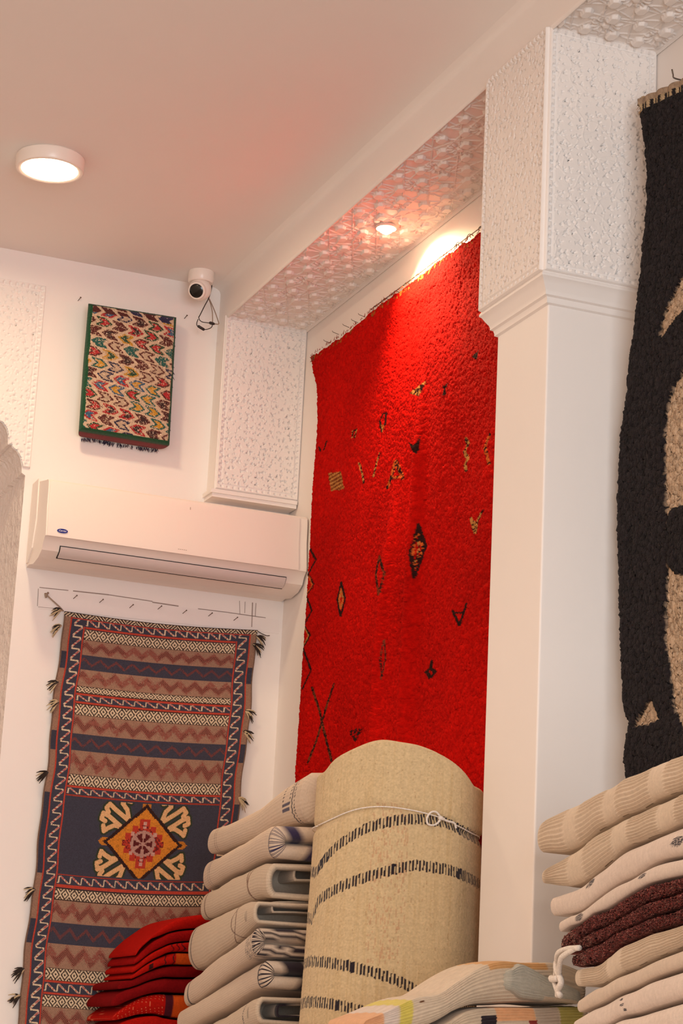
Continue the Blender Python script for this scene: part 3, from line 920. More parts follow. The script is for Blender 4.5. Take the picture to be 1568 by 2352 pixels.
for (u, v, lab) in ((181, 690, 'small nail in the wall by the top left of the chevron cushion'), (425, 731, 'small nail in the wall to the right of the chevron cushion')):
    p = P_(u, v)
    t = MB().tube([(p[0] - .004, YB + .004, p[2] - .004), (p[0] + .002, YB - .012, p[2] + .006)], .0012, 6)
    t.lathe([(.0026, 0), (.0026, .0012)], (p[0] + .002, YB - .012, p[2] + .006), (.2, -1, .4), 10)
    tag(t.build('nail', M['steel']), lab, 'nail', 'nails beside the cushion')

# ------------------------------------------------------------------ red carpet on the right wall
XK = 2.338
def carpet():
    zb_ = 1.45; yR = 4.46
    edge_px = [(717, 822), (724, 838), (728, 880), (729, 960), (724, 1060), (715, 1200), (706, 1350), (695, 1520), (686, 1680), (680, 1780)]
    ed = np.array([on(u, v, 0, XK) for u, v in edge_px])
    top_px = [(716, 820), (760, 790), (800, 765), (850, 722), (880, 697), (930, 662), (980, 622), (1010, 598), (1050, 572), (1085, 548), (1108, 530)]
    tp = np.array([on(u, v, 0, XK) for u, v in top_px])
    def ztop(y):
        z = np.interp(-y, -tp[:, 1], tp[:, 2])
        return z + np.where(y < tp[-1, 1], 0, 0)
    def yleft(z):
        return np.interp(-z, -ed[:, 2], ed[:, 1])
    H = tp[:, 2].max() - zb_
    nu, nv = 520, 760
    s, t = np.meshgrid(np.linspace(0, 1, nu), np.linspace(0, 1, nv), indexing='ij')     # s from the right (near) to the left (far)
    y0 = yR + s * (6.2 - yR)
    zt_ = ztop(np.minimum(y0, tp[0, 1]))
    # ragged scallops between the hooks
    Z = zt_ - t * (zt_ - zb_)
    Y = yR + s * (yleft(Z) - yR)
    zt2 = ztop(Y)
    ragged = .004 * (vnoise(Y * 90, Y * 0 + 3, 4) - .5) - .006 * np.abs(np.sin(Y * 34))
    Z = Z + (zt2 - zt_ + ragged) * (1 - t)
    # folds
    d = .004 * np.sin(Y * 9 + 1) * np.clip(t * 2, 0, 1)
    def fold(yc, w, a, z1, z2):
        m = np.clip((z1 - Z) / .25, 0, 1) * np.clip((Z - z2) / .2 + .6, 0, 1)
        return a * np.exp(-((Y - yc + .02 * np.sin(Z * 5)) / w) ** 2) * m
    def yat(u, v): return on(u, v, 0, XK)[1]
    d = d + fold(yat(950, 1450), .026, .034, 3.15, 1.5) + fold(yat(884, 1500), .024, .028, 2.85, 1.5) - fold(yat(915, 1480), .026, .012, 2.9, 1.5) + fold(yat(1010, 900), .09, .010, 3.4, 2.7)
    d = d + .007 * (vnoise(Y * 7, Z * 5, 6) - .5) + .010 * np.exp(-((Z - ztop(Y) + .05) / .05) ** 2)
    n1 = vnoise(Y * 170, Z * 240, 9); n2 = vnoise(Y * 60, Z * 110, 12)
    pile = .0016 * (n1 - .5) + .0020 * (n2 - .5) + RNG.normal(0, .00085, Y.shape)
    X = XK + .004 - np.clip(d, -.006, .05) - pile
    # colour: red with the small woven figures
    red = lin((176, 14, 8))
    C = np.empty(Y.shape + (3,)); C[:] = red
    C *= (.74 + .34 * vnoise(Y * 5, Z * 4, 14) + .24 * n1)[..., None]
    dark, tan, och = lin((46, 24, 22)), lin((178, 122, 66)), lin((196, 92, 40))
    KY = .35                                               # figures are measured in a frame squeezed along the wall
    def w(x, y):
        p = on(660 + x / 2.138, 800 + y / 2.138, 0, XK); return (p[1] * KY, p[2])
    YY = Y * XK / X * KY; Z0 = Z; Z = CAMZ + (Z - CAMZ) * XK / X       # where the folds carry the figures
    chk = (vnoise(Y * 90, Z * 260, 21) > .5)
    stp = (np.floor(Z / .006).astype(int) % 2 == 0)
    def line(pts, wd, c1, c2=None, close=False):
        pp = [w(*p) for p in pts]
        if close: pp.append(pp[0])
        dd = seg_dist(YY, Z, pp); m = dd < wd * .58
        C[m] = c1
        if c2 is not None: C[m & chk] = c2
    def poly(pts, c1, c2=None, st=False):
        m = in_poly(YY, Z, [w(*p) for p in pts]); C[m] = c1
        if c2 is not None: C[m & (stp if st else chk)] = c2
    poly([(692, 158), (606, 222), (655, 240)], tan, dark)
    poly([(768, 186), (797, 176), (783, 206), (792, 228), (766, 234), (777, 208)], dark)
    poly([(914, 42), (947, 12), (940, 58)], dark)
    line([(472, 410), (462, 360), (478, 322), (494, 320), (488, 372), (474, 405)], .0045, dark); poly([(466, 375), (486, 380), (474, 412)], tan, och)
    line([(325, 440), (330, 408), (348, 398), (338, 440)], .0042, dark, tan)
    line([(163, 485), (170, 505)], .004, dark); line([(200, 460), (188, 498)], .004, dark)
    poly([(600, 460), (630, 478), (655, 428), (648, 500), (636, 530)], dark)
    line([(885, 445), (898, 470), (878, 510), (895, 545), (880, 575), (888, 602)], .0055, dark, tan)
    line([(1002, 425), (978, 490), (1000, 570)], .0055, dark, och)
    poly([(208, 615), (272, 606), (286, 690), (222, 702)], tan, lin((120, 60, 30)), True)
    line([(360, 565), (372, 605), (384, 660)], .0045, dark, tan); line([(462, 515), (445, 570), (430, 630)], .0045, tan, dark)
    line([(540, 555), (520, 630), (500, 685)], .0075, och, dark); line([(540, 555), (560, 600), (575, 640)], .0075, och, dark); line([(520, 640), (560, 632)], .006, och, dark)
    D = [(645, 868), (688, 975), (628, 1125), (606, 1015)]
    line(D, .007, dark, None, True); line([(640, 900), (672, 980), (630, 1085), (618, 1010)], .0055, och, dark, True); line([(645, 930), (650, 985), (632, 1050)], .004, tan, dark)
    line([(910, 835), (922, 880), (932, 908), (942, 850), (966, 800)], .005, dark, tan); poly([(920, 850), (945, 850), (932, 895)], tan, dark)
    line([(460, 1020), (480, 1110), (455, 1210), (443, 1110)], .0045, dark, lin((120, 50, 30)), True)
    line([(272, 1150), (292, 1230), (270, 1318), (254, 1235)], .0045, dark, None, True); line([(272, 1185), (282, 1232), (270, 1280), (262, 1235)], .004, tan, och, True)
    line([(478, 1435), (488, 1520), (465, 1625), (460, 1520)], .0035, lin((110, 50, 34)), dark, True)
    line([(820, 1290), (855, 1362), (888, 1258)], .0045, dark); line([(835, 1300), (870, 1300)], .004, dark)
    line([(718, 1538), (714, 1575), (735, 1590), (712, 1618), (690, 1590), (712, 1572)], .006, dark)
    line([(130, 1668), (165, 1780), (200, 1930), (225, 2025)], .0055, dark, lin((110, 56, 34))); line([(236, 1650), (200, 1760), (150, 1930), (108, 2035)], .0055, dark, lin((110, 56, 34)))
    poly([(308, 1882), (390, 1858), (340, 1938)], dark, red * .8)
    line([(120, 988), (148, 1040), (110, 1110), (136, 1162), (100, 1216), (128, 1290), (88, 1362), (120, 1412), (84, 1472), (124, 1582), (82, 1672)], .0045, dark)
    line([(112, 1120), (130, 1162), (104, 1205)], .003, och); line([(92, 1372), (112, 1412), (88, 1456)], .003, tan)
    Z = Z0
    # pale selvage threads along the top
    m = (1 - t > .992) & (vnoise(Y * 140, Z * 60, 3) > .7); C[m] = lin((150, 90, 40))
    C *= (.9 + .2 * n2)[..., None]
    P = np.stack([X, Y, Z], -1).reshape(-1, 3)
    F = grid_faces(nu, nv)[:, ::-1]
    root = empty('red_carpet', (XK, (yR + 6.2) / 2, zb_), 'large red wool carpet with small dark figures hanging on the right wall', 'carpet')
    o = mk('pile', P, F, M['red'], root, C.reshape(-1, 3))
    # normals towards the room
    so = o.modifiers.new('Solid', 'SOLIDIFY'); so.thickness = .006; so.offset = -1
    # frayed warp ends
    vs, fs_ = [], []
    for k in range(120):
        y = random.uniform(4.9, 6.2); z = float(ztop(np.array([y]))[0]) - .004
        p = np.array([XK - .012, y, z]); d_ = np.array([random.uniform(-.3, .1), random.uniform(-.8, .8), random.uniform(.2, 1)]) * random.uniform(.006, .014)
        wq = MB().tube([p, p + d_ * .6, p + d_], [.0010, .0009, .0004], 4); b = len(vs); vs += wq.v; fs_ += [tuple(i + b for i in g) for g in wq.f]
    for k in range(26):
        p = on(718 + random.uniform(-2, 4), 822 + random.uniform(-6, 6), 0, XK - .006); d_ = np.array([-.3, random.uniform(-.2, 1), random.uniform(-1, .4)]) * random.uniform(.01, .02)
        wq = MB().tube([p, p + d_ * .6, p + d_], [.0011, .0010, .0004], 4); b = len(vs); vs += wq.v; fs_ += [tuple(i + b for i in g) for g in wq.f]
    mk('fringe', vs, fs_, m_wool('rust_fringe', (150, 60, 30), scale=800), root)['kind'] = 'stuff'
    return ztop
ZTOP = carpet()
# wire and hooks that carry it
rail = empty('hanging_wire', tuple(on(980, 610, 0, XR - .012)), 'thin steel wire on the wall carrying the red carpet', 'wire')
wp = [on(851, 711, 0, XR - .014), on(940, 645, 0, XR - .014), on(1030, 577, 0, XR - .014), on(1112, 516, 0, XR - .014)]
wp.append(wp[-1] + (wp[-1] - wp[-2]) * 1.2)
MB().tube(cr(wp, 40), .0016, 6).build('wire', M['steel'], rail, smooth=True)
for (u, v) in ((862, 705), (884, 688), (908, 671), (933, 652), (958, 633), (985, 612), (1012, 592), (1048, 565), (1052, 560), (1078, 541), (1104, 523)):
    a_ = on(u, v, 0, XR - .014)
    hk = MB().tube(cr([a_ + [.012, 0, .001], a_ + [0, -.002, .004], a_ + [-.008, -.004, -.004], a_ + [-.010, -.008, -.016], a_ + [-.016, -.010, -.024]], 12), .0010, 5)
    hk.build('hook', M['steel'], rail, smooth=True)
for k, (u, v) in enumerate(((838, 728), (822, 741), (802, 752), (778, 768), (758, 788))):
    a_ = on(u, v, 0, XR)
    w_ = ['nearest the wire', 'second from the wire', 'third from the wire', 'fourth from the wire', 'nearest the corner'][k]
    nl = MB().tube([a_ + [.006, 0, -.002], a_ + [-.020, .002, .005]], .0009, 6); nl.tube([a_ + [-.020, .002, .005], a_ + [-.022, .003, .009]], .0008, 5)
    tag(nl.build('nail', M['steel']), 'nail pinning the top edge of the red carpet, ' + w_, 'nail', 'nails along the red carpet top')

# ------------------------------------------------------------------ black rug on the right wall, in front of the column
def blackrug():
    XB_ = 2.286
    ed_px = [(1478, 232), (1486, 270), (1496, 340), (1500, 400), (1500, 460), (1494, 540), (1489, 600), (1480, 680), (1474, 740), (1466, 790), (1458, 850), (1455, 905), (1446, 960), (1440, 1010), (1436, 1080), (1433, 1160), (1434, 1250), (1437, 1320), (1437, 1400), (1441, 1480), (1444, 1560), (1447, 1620), (1456, 1650), (1462, 1668), (1452, 1695), (1449, 1740), (1451, 1790)]
    ed = np.array([on(u, v, 0, XB_) for u, v in ed_px])
    yN = 2.75
    # top edge
    tpx = [(1478, 232), (1510, 216), (1540, 203), (1568, 192)]
    tp = np.array([on(u, v, 0, XB_) for u, v in tpx])
    zb_ = 1.40
    nu, nv = 420, 700
    s, t = np.meshgrid(np.linspace(0, 1, nu) ** .75, np.linspace(0, 1, nv), indexing='ij')      # s=1 at the far (left) edge
    slope = (tp[-1, 2] - tp[0, 2]) / (tp[-1, 1] - tp[0, 1])
    y_lin = yN + s * (tp[0, 1] - yN)
    zt_ = tp[0, 2] + np.clip(slope, -.3, .3) * (y_lin - tp[0, 1])
    Z = zt_ - t * (zt_ - zb_)
    yl = np.interp(-Z, -ed[:, 2], ed[:, 1])
    Y = yN + s * (yl - yN)
    edge = (yl - Y)
    rag = (vnoise(Z * 260, Z * 0 + 2, 8) - .5) * .012 * np.exp(-edge / .01)
    Y = Y + rag
    n1 = vnoise(Y * 150, Z * 150, 4); n2 = vnoise(Y * 400, Z * 260, 7)
    X = XB_ + .016 * np.sin(Z * 3 + Y * 5) * 0 + .010 * np.clip(edge / .08, 0, 1) * 0 - .006 * (n1 - .5) - .004 * (n2 - .5) - .012 * np.sqrt(np.clip(edge / .02, 0, 1))
    blk, crm = lin((31, 25, 27)), lin((198, 170, 142))
    C = np.empty(Y.shape + (3,)); C[:] = blk
    C *= (.6 + .8 * n1)[..., None]
    KY = .22
    def w(u, v):
        p = on(u, v, 0, XB_); return (p[1] * KY, p[2])
    YY = Y * KY
    def poly(pts):
        m = in_poly(YY, Z, [w(*p) for p in pts])
        st = (np.floor((Z + Y * .15) / .012) % 2 == 0) & (n2 > .55)
        C[m] = crm; C[m & st] = crm * .86
        return m
    m = poly([(1580, 640), (1564, 672), (1544, 712), (1533, 745), (1530, 775), (1537, 795), (1552, 765), (1575, 735), (1700, 600)])
    m = m | poly([(1590, 850), (1568, 880), (1552, 925), (1543, 985), (1541, 1070), (1546, 1180), (1547, 1300), (1544, 1400), (1542, 1460), (1548, 1510), (1556, 1570), (1566, 1640), (1590, 1700), (1900, 1750), (2200, 1200), (1900, 800)])
    m = m | poly([(1512, 1601), (1520, 1606), (1528, 1630), (1537, 1655), (1534, 1663), (1505, 1673), (1470, 1677), (1482, 1650), (1498, 1620)])
    m2 = in_poly(YY, Z, [w(*p) for p in ((1562, 1178), (1552, 1210), (1548, 1245), (1553, 1285), (1570, 1315), (1640, 1320), (1680, 1240), (1620, 1160))])
    C[m2] = blk
    low = m & ~m2
    X = X + np.where(low, .008, 0)
    # woven heading along the top: cream strip, then black and cream bars
    top = (zt_ - Z)
    hd = top < .042
    bars = ((Y / .020) % 1 > .5)
    C[hd] = crm * .75
    C[hd & (top > .016) & bars] = blk
    C[hd & (top > .016) & ~bars] = lin((190, 165, 130))
    X = np.where(hd, XB_ - .004 + .003 * np.sin(Y * 120), X)
    P = np.stack([X, Y, Z], -1).reshape(-1, 3)
    root = empty('black_rug', (XB_, 3.3, zb_), 'thick black pile rug with cream figures hanging in front of the column at the right', 'rug')
    o = mk('pile', P, grid_faces(nu, nv)[:, ::-1], M['black'], root, C.reshape(-1, 3))
    so = o.modifiers.new('Solid', 'SOLIDIFY'); so.thickness = .012; so.offset = -1
    # frayed corner and the hairy left edge
    vs, fs_, cs = [], [], []
    def hair(p, d_, r, c):
        wq = MB().tube([p, p + d_ * .5 + [0, 0, -.002], p + d_ + [0, 0, -.004]], [r, r * .9, r * .3], 4); b = len(vs)
        vs.extend(wq.v); fs_.extend(tuple(i + b for i in g) for g in wq.f); cs.extend([c] * len(wq.v))
    for k in range(60):
        p = on(1474 + random.uniform(-2, 8), 228 + random.uniform(-8, 26), 0, XB_ - .006)
        hair(p, np.array([-.2, random.uniform(0, 1), random.uniform(-1, .5)]) * random.uniform(.010, .024), .0013, lin((190, 160, 124)))
    mk('corner_fringe', vs, fs_, M['tassel'], root, np.array(cs))['kind'] = 'stuff'
    vs, fs_, cs = [], [], []
    for k in range(900):
        z = random.uniform(1.8, ed[0, 2]); y = float(np.interp(-z, -ed[:, 2], ed[:, 1]))
        hair(np.array([XB_ - .006, y - .004, z]), np.array([random.uniform(-.4, .4), random.uniform(.3, 1), random.uniform(-.9, .3)]) * random.uniform(.006, .014), .0014, blk * random.uniform(.6, 1.3))
    mk('pile_edge', vs, fs_, M['tassel'], root, np.array(cs))['kind'] = 'stuff'
    # hook and eye in the wall
    p = on(1545, 190, 0, XB_ + .004)
    hk = MB().tube(cr([np.array([XR + .01, p[1], p[2] + .012]), np.array([XR - .03, p[1], p[2] + .012]), p + [.004, 0, .012], p + [0, 0, .020], p + [-.003, 0, .032]], 16), .0018, 6)
    tag(hk.build('wall_hook', M['steel'], None, smooth=True), 'steel hook in the wall above the black rug', 'hook')
blackrug()

# ------------------------------------------------------------------ folded rugs
def sweep(C_, Uv, hh, ww, n=96, dense=None, power=2.0, close0='round', close1='round', disp=None, ext=None):
    """stadium section swept along centres C_ (k,3); Uv (k,3) unit side vector; hh, ww half height / half width per station.
    returns verts, faces, and per-vertex (station s 0..1, arc fraction a 0..1 measured from the right round the top to the left, cap flag)"""
    K = len(C_)
    arcs = np.linspace(0, 1, n, endpoint=False)
    rings = []; S = []; A = []; CAP = []
    def ring(c, u, h, w, s, cap, d=0.0, dy=0.0, tdir=None):
        r = min(h, w) 
        h2, w2 = max(h - d, 1e-4), max(w - d, 2e-4)
        th = arcs * 2 * PI
        r2 = min(h2, w2)
        # stadium by angle: rounded ends of radius r2
        ct, st = np.cos(th), np.sin(th)
        e = 2.0 / 3.2
        x = np.sign(ct) * np.abs(ct) ** e * r2 + np.sign(ct) * (w2 - r2) * np.clip(np.abs(ct) * 2.2, 0, 1)
        z = np.sign(st) * np.abs(st) ** (2.0 / 2.2) * h2
        p = c[None] + x[:, None] * u[None] + z[:, None] * np.array([0, 0, 1.0])[None]
        if tdir is not None: p = p + tdir[None] * dy
        rings.append(p); S.append(np.full(n, s)); A.append(arcs.copy()); CAP.append(np.full(n, cap))
    tan0 = C_[0] - C_[1]; tan0 /= np.linalg.norm(tan0)
    tan1 = C_[-1] - C_[-2]; tan1 /= np.linalg.norm(tan1)
    def cap_rings(k, td, kind, s, rev):
        h, w = hh[k], ww[k]; L = []
        if kind == 'round':
            for q in (0.999, .96, .88, .75, .55, .3, .1):
                L.append((h * (1 - q), h * .85 * math.sqrt(max(0, 1 - q * q)), 1))
        elif kind == 'open':                      # a lip, then a hollow running inwards
            t = min(.020, h * .36)
            for q in (.999, .5, 0.0):
                L.append((t * .5 * (1 - q), t * .5 * math.sqrt(max(0, 1 - q * q)), 1))
            for d_, dy_ in ((t * .9, t * .2), (t, -.005), (t * 1.02, -.04), (t * 1.05, -.10), (h * .95, -.11)):
                L.append((d_, dy_, 2))
            L = [L[0], L[1], L[2]] + L[3:]
        elif kind == 'pinch':                     # end drawn together to a horizontal crease
            for q in (.999, .93, .80, .62, .42, .22):
                L.append((h * (1 - q), h * .55 * (math.sqrt(max(0, 1 - q * q)) if q > .5 else .85 - (.5 - q) * 1.4), 1))
            L.append((h * .93, -.012, 2)); L.append((h * .98, -.035, 2))
        if rev: L = L[::-1]
        for d_, dy_, cp in L:
            ring(C_[k], Uv[k], h, w, s, cp, d_, dy_, td)
    cap_rings(0, tan0, close0, 0.0, True)
    for k in range(K):
        ring(C_[k], Uv[k], hh[k], ww[k], k / (K - 1), 0)
    cap_rings(K - 1, tan1, close1, 1.0, False)
    V = np.concatenate(rings); S = np.concatenate(S); A = np.concatenate(A); CAP = np.concatenate(CAP)
    nr = len(rings)
    i, j = np.meshgrid(np.arange(nr - 1), np.arange(n), indexing='ij'); j2 = (j + 1) % n
    F = [tuple(x) for x in np.stack([i * n + j, i * n + j2, (i + 1) * n + j2, (i + 1) * n + j], -1).reshape(-1, 4)]
    F.append(tuple(range(n))[::-1]); F.append(tuple((nr - 1) * n + q for q in range(n)))
    return V, F, S, A, CAP, nr


STACK = {}


def loaf(name, pts, Yn, Yf, wn, wf, mat, label, cat, group, painter, K=110, n=96, close0='round', close1='round', relief_fn=None, parent=None, part=None, P=None, Q=None, twist=0.0, lump=.004, seed=0, shrink=1.0, stack=None):
    """folded rug lying in depth. pts: (u, v_top, v_bottom) of its visible left side from the near to the far end"""
    if P is None:
        a = on(pts[0][0], (pts[0][1] + pts[0][2]) / 2, 1, Yn); b = on(pts[-1][0], (pts[-1][1] + pts[-1][2]) / 2, 1, Yf)
        P, Q = a[:2], b[:2]
    ctl = []
    for u, vt, vb in pts:
        t_ = onplan(u, vt, P, Q); b_ = onplan(u, vb, P, Q)
        ctl.append([t_[0], t_[1], (t_[2] + b_[2]) / 2, (t_[2] - b_[2]) / 2 * shrink])
    c = cr(ctl, K)
    if stack is not None:
        pv = STACK.get(stack)
        if pv is not None:                        # rests under the one above: never through it
            lim = np.interp(c[:, 1], pv[0], pv[1]) - .0042
            tz = np.minimum(c[:, 2] + c[:, 3], lim); bz = np.minimum(c[:, 2] - c[:, 3], tz - .018)
            c[:, 2] = (tz + bz) / 2; c[:, 3] = (tz - bz) / 2
        o_ = np.argsort(c[:, 1]); STACK[stack] = (c[o_, 1], (c[:, 2] - c[:, 3])[o_])
    w = np.linspace(wn, wf, K)
    d = np.gradient(c[:, :2], axis=0); d /= np.linalg.norm(d, axis=1)[:, None]
    U = np.stack([-d[:, 1], d[:, 0], 0 * d[:, 0]], -1)
    U = np.where(U[:, :1] < 0, -U, U)
    cen = np.stack([c[:, 0], c[:, 1], c[:, 2]], -1) + U * (w / 2)[:, None]
    V, F, S, A, CAP, nr = sweep(cen, U, c[:, 3], w / 2, n, close0=close0, close1=close1)
    # lumps
    if lump:
        r_ = vnoise(V[:, 1] * 9 + 3.1, V[:, 0] * 6, 5) - .5
        V[:, 2] += r_ * lump
        r_ = vnoise(V[:, 1] * 9 + seed * 3.1, V[:, 2] * 16, seed) - .5; V[:, 0] -= r_ * lump
    arc = A * 2 * (c[:, 3].mean() * PI + w.mean())
    per = np.array([S * np.linalg.norm(c[-1, :2] - c[0, :2]), arc]).T
    if relief_fn is not None:
        V = relief_fn(V, S, A, CAP)
    Cc = painter(V, S, A, CAP, per)
    o = mk(part or name, V, F, mat, parent, Cc, per)
    if parent is None and label:
        tag(o, label, cat, group)
    return o


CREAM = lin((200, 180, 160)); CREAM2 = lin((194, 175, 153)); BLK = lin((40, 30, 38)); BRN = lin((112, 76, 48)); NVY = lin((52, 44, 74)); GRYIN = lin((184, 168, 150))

def base_col(c, S, A, seed=0, amt=.10):
    k = vnoise(S * 60 + seed, A * 140, seed) * .6 + vnoise(S * 300, A * 30, seed + 1) * .4
    return np.repeat(np.asarray(c)[None], len(S), 0) * (1 - amt / 2 + amt * k)[:, None]

def ringline(C_, S, A, CAP, s0, w, col, wave=0, dash=None, ph=0.0):
    """a woven line round the loaf at station s0"""
    c = s0 + wave * np.sin((A + ph) * 2 * PI * 2)
    m = (np.abs(S - c) < w) & (CAP == 0)
    if dash: m &= ((A * dash) % 1 > .38)
    C_[m] = col

# --- the white stack along the right wall
WN, WF = 4.855, 5.95
def white(pts, label, painter, c0, wn=.50, wf=.30, relief_fn=None, seed=0, **kw):
    return loaf('folded_rug', pts, WN, WF, wn, wf, M['cream'], label, 'folded rug', 'cream rugs stacked behind the beige roll', painter, close0=c0, seed=seed, relief_fn=relief_fn, n=160, K=170, stack='cream', **kw)

def pA(V, S, A, CAP, per):
    C_ = base_col(CREAM, S, A, 1)
    left = (A > .28) & (A < .72)
    for s0 in (.90, .925): ringline(C_, S, A, CAP, s0, .0035, BRN * .7, 0, 90)
    m = (CAP == 0) & (np.abs(S - .155) < .042) & (A > .505) & (A < .565); C_[m & ((A * 130) % 1 > .25)] = NVY
    for s0 in (.118, .190): 
        m = (CAP == 0) & (np.abs(S - s0) < .006) & (A > .30) & (A < .53) & ((A * 120) % 1 > .35); C_[m] = BLK
    c = .085 + .018 * np.abs(((A * 26) % 1) - .5) - .10 * np.clip(A - .55, 0, .2)
    m = (np.abs(S - c) < .006) & (CAP == 0) & (A > .30); C_[m] = BLK
    c2 = c - .028; m = (np.abs(S - c2) < .005) & (CAP == 0) & (A > .30) & ((A * 110) % 1 > .4); C_[m] = BLK
    return C_
def pB(V, S, A, CAP, per):
    C_ = base_col(CREAM, S, A, 2)
    for s0 in (.88, .91): ringline(C_, S, A, CAP, s0, .0045, NVY * .9, .002, 80)
    f = (A * 26 + .06 * np.sin(A * 80)) % 1
    st = (f < .17) | ((f > .27) & (f < .44))
    m = (S < .022) & st
    C_[m] = NVY
    ringline(C_, S, A, CAP, .026, .006, NVY)
    return C_
def pC(V, S, A, CAP, per):
    C_ = base_col(CREAM2, S, A, 3)
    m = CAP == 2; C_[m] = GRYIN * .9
    for k, ph in ((.30, 0), (.33, .12)):
        c = k + .035 * np.sin((A - .3 + ph) * 9); C_[(np.abs(S - c) < .006) & (CAP == 0)] = BRN
    ringline(C_, S, A, CAP, .945, .006, BRN * .8)
    return C_
def pD(V, S, A, CAP, per):
    C_ = base_col(CREAM2, S, A, 4)
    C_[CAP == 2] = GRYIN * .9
    for k, q in ((.34, .05), (.36, -.04)):
        c = k + q * np.sin((A - .38) * 14); C_[(np.abs(S - c) < .0055) & (CAP == 0)] = BRN * .8
    ringline(C_, S, A, CAP, .965, .006, BLK)
    return C_
def pE(V, S, A, CAP, per):
    C_ = base_col(CREAM, S, A, 5)
    # black woven diamonds round the near end
    x, y = S / .075, A * 15
    d = np.abs((x % 1) - .5) + np.abs((y % 1) - .5)
    m = (S < .155) & ((np.abs(d - .42) < .09) | (d < .13)) & ((A * 150 + S * 60) % 1 > .36)
    C_[m] = BLK
    for s0 in (.16, .185, .21): ringline(C_, S, A, CAP, s0 - .02, .005, BLK, .006, 95)
    m = (CAP == 1) & ((np.floor(A * 70) + np.floor((V[:, 2]) * 130)) % 2 == 0); C_[m] = BLK
    ringline(C_, S, A, CAP, .955, .006, BLK)
    return C_
def pF(V, S, A, CAP, per):
    C_ = base_col(CREAM, S, A, 6)
    for sg in (1, -1):
        f = (S * 6.5 + sg * (A - .5) * 9) % 1
        C_[(np.abs(f - .5) < .035) & ((A * 160) % 1 > .35) & (CAP == 0) & (S > .03)] = BRN * .55
    m = (S < .05) & ((np.floor(A * 60) % 3) == 0); C_[m] = BLK
    ringline(C_, S, A, CAP, .05, .008, BLK, .008)
    return C_
def pG(V, S, A, CAP, per):
    C_ = base_col(CREAM2, S, A, 7)
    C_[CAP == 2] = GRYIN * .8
    c = .22 + .03 * np.sin((A - .3) * 8); C_[(np.abs(S - c) < .0065) & (CAP == 0) & ((A * 120) % 1 > .25)] = BLK
    return C_

wlab = 'cream folded rug behind the beige roll, '
white([(692, 1766, 1890), (640, 1806, 1900), (585, 1854, 1926), (525, 1886, 1948), (480, 1902, 1962)], wlab + 'topmost, with a dark zigzag', pA, 'pinch', wn=.43, wf=.30, seed=1)
white([(622, 1884, 1970), (590, 1908, 1978), (545, 1936, 2000), (500, 1962, 2022), (469, 1976, 2044)], wlab + 'second from top, with navy striped end', pB, 'pinch', wn=.49, wf=.31, seed=2)
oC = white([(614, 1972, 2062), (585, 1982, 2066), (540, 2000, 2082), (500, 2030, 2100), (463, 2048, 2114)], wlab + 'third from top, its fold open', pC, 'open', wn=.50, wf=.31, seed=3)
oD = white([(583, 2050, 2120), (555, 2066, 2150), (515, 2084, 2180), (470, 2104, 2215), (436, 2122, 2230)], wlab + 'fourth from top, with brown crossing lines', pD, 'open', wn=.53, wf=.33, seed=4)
white([(582, 2105, 2194), (560, 2128, 2212), (520, 2162, 2240), (470, 2215, 2282), (425, 2252, 2314)], wlab + 'fifth from top, with black diamonds', pE, 'pinch', wn=.53, wf=.33, seed=5)
white([(602, 2192, 2268), (570, 2214, 2282), (520, 2250, 2312), (465, 2288, 2340), (410, 2320, 2368)], wlab + 'sixth from top, with dashed net lines', pF, 'pinch', wn=.51, wf=.33, seed=6)
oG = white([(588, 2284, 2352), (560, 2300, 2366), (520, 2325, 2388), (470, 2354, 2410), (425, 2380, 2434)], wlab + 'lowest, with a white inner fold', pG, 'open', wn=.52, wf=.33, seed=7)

def inner_fold(parent, u, v, wd, hgt, Y, seed, dark=False):
    """a folded inner layer that shows in the open end"""
    p = on(u, v, 1, Y)
    pts, hs, ws = [], [], []
    K = 24
    Cn = np.stack([np.full(K, p[0] + wd / 2), np.linspace(Y, Y + .10, K), np.full(K, p[2])], -1)
    Uu = np.repeat(np.array([[1.0, 0, 0]]), K, 0)
    V, F, S, A, CAP, nr = sweep(Cn, Uu, np.full(K, hgt / 2), np.full(K, wd / 2), 72, close0='open', close1='round')
    V[:, 2] += .006 * np.sin((V[:, 0] - p[0]) * 16)
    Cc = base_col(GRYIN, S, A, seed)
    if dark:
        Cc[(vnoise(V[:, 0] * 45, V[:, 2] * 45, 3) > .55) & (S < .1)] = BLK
    mk('inner_fold', V, F, M['cream'], parent, Cc, np.stack([S * .25, A * .5], -1))
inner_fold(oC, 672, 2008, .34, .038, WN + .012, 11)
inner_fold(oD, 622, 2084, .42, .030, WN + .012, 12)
inner_fold(oG, 634, 2322, .38, .034, WN + .014, 13, True)

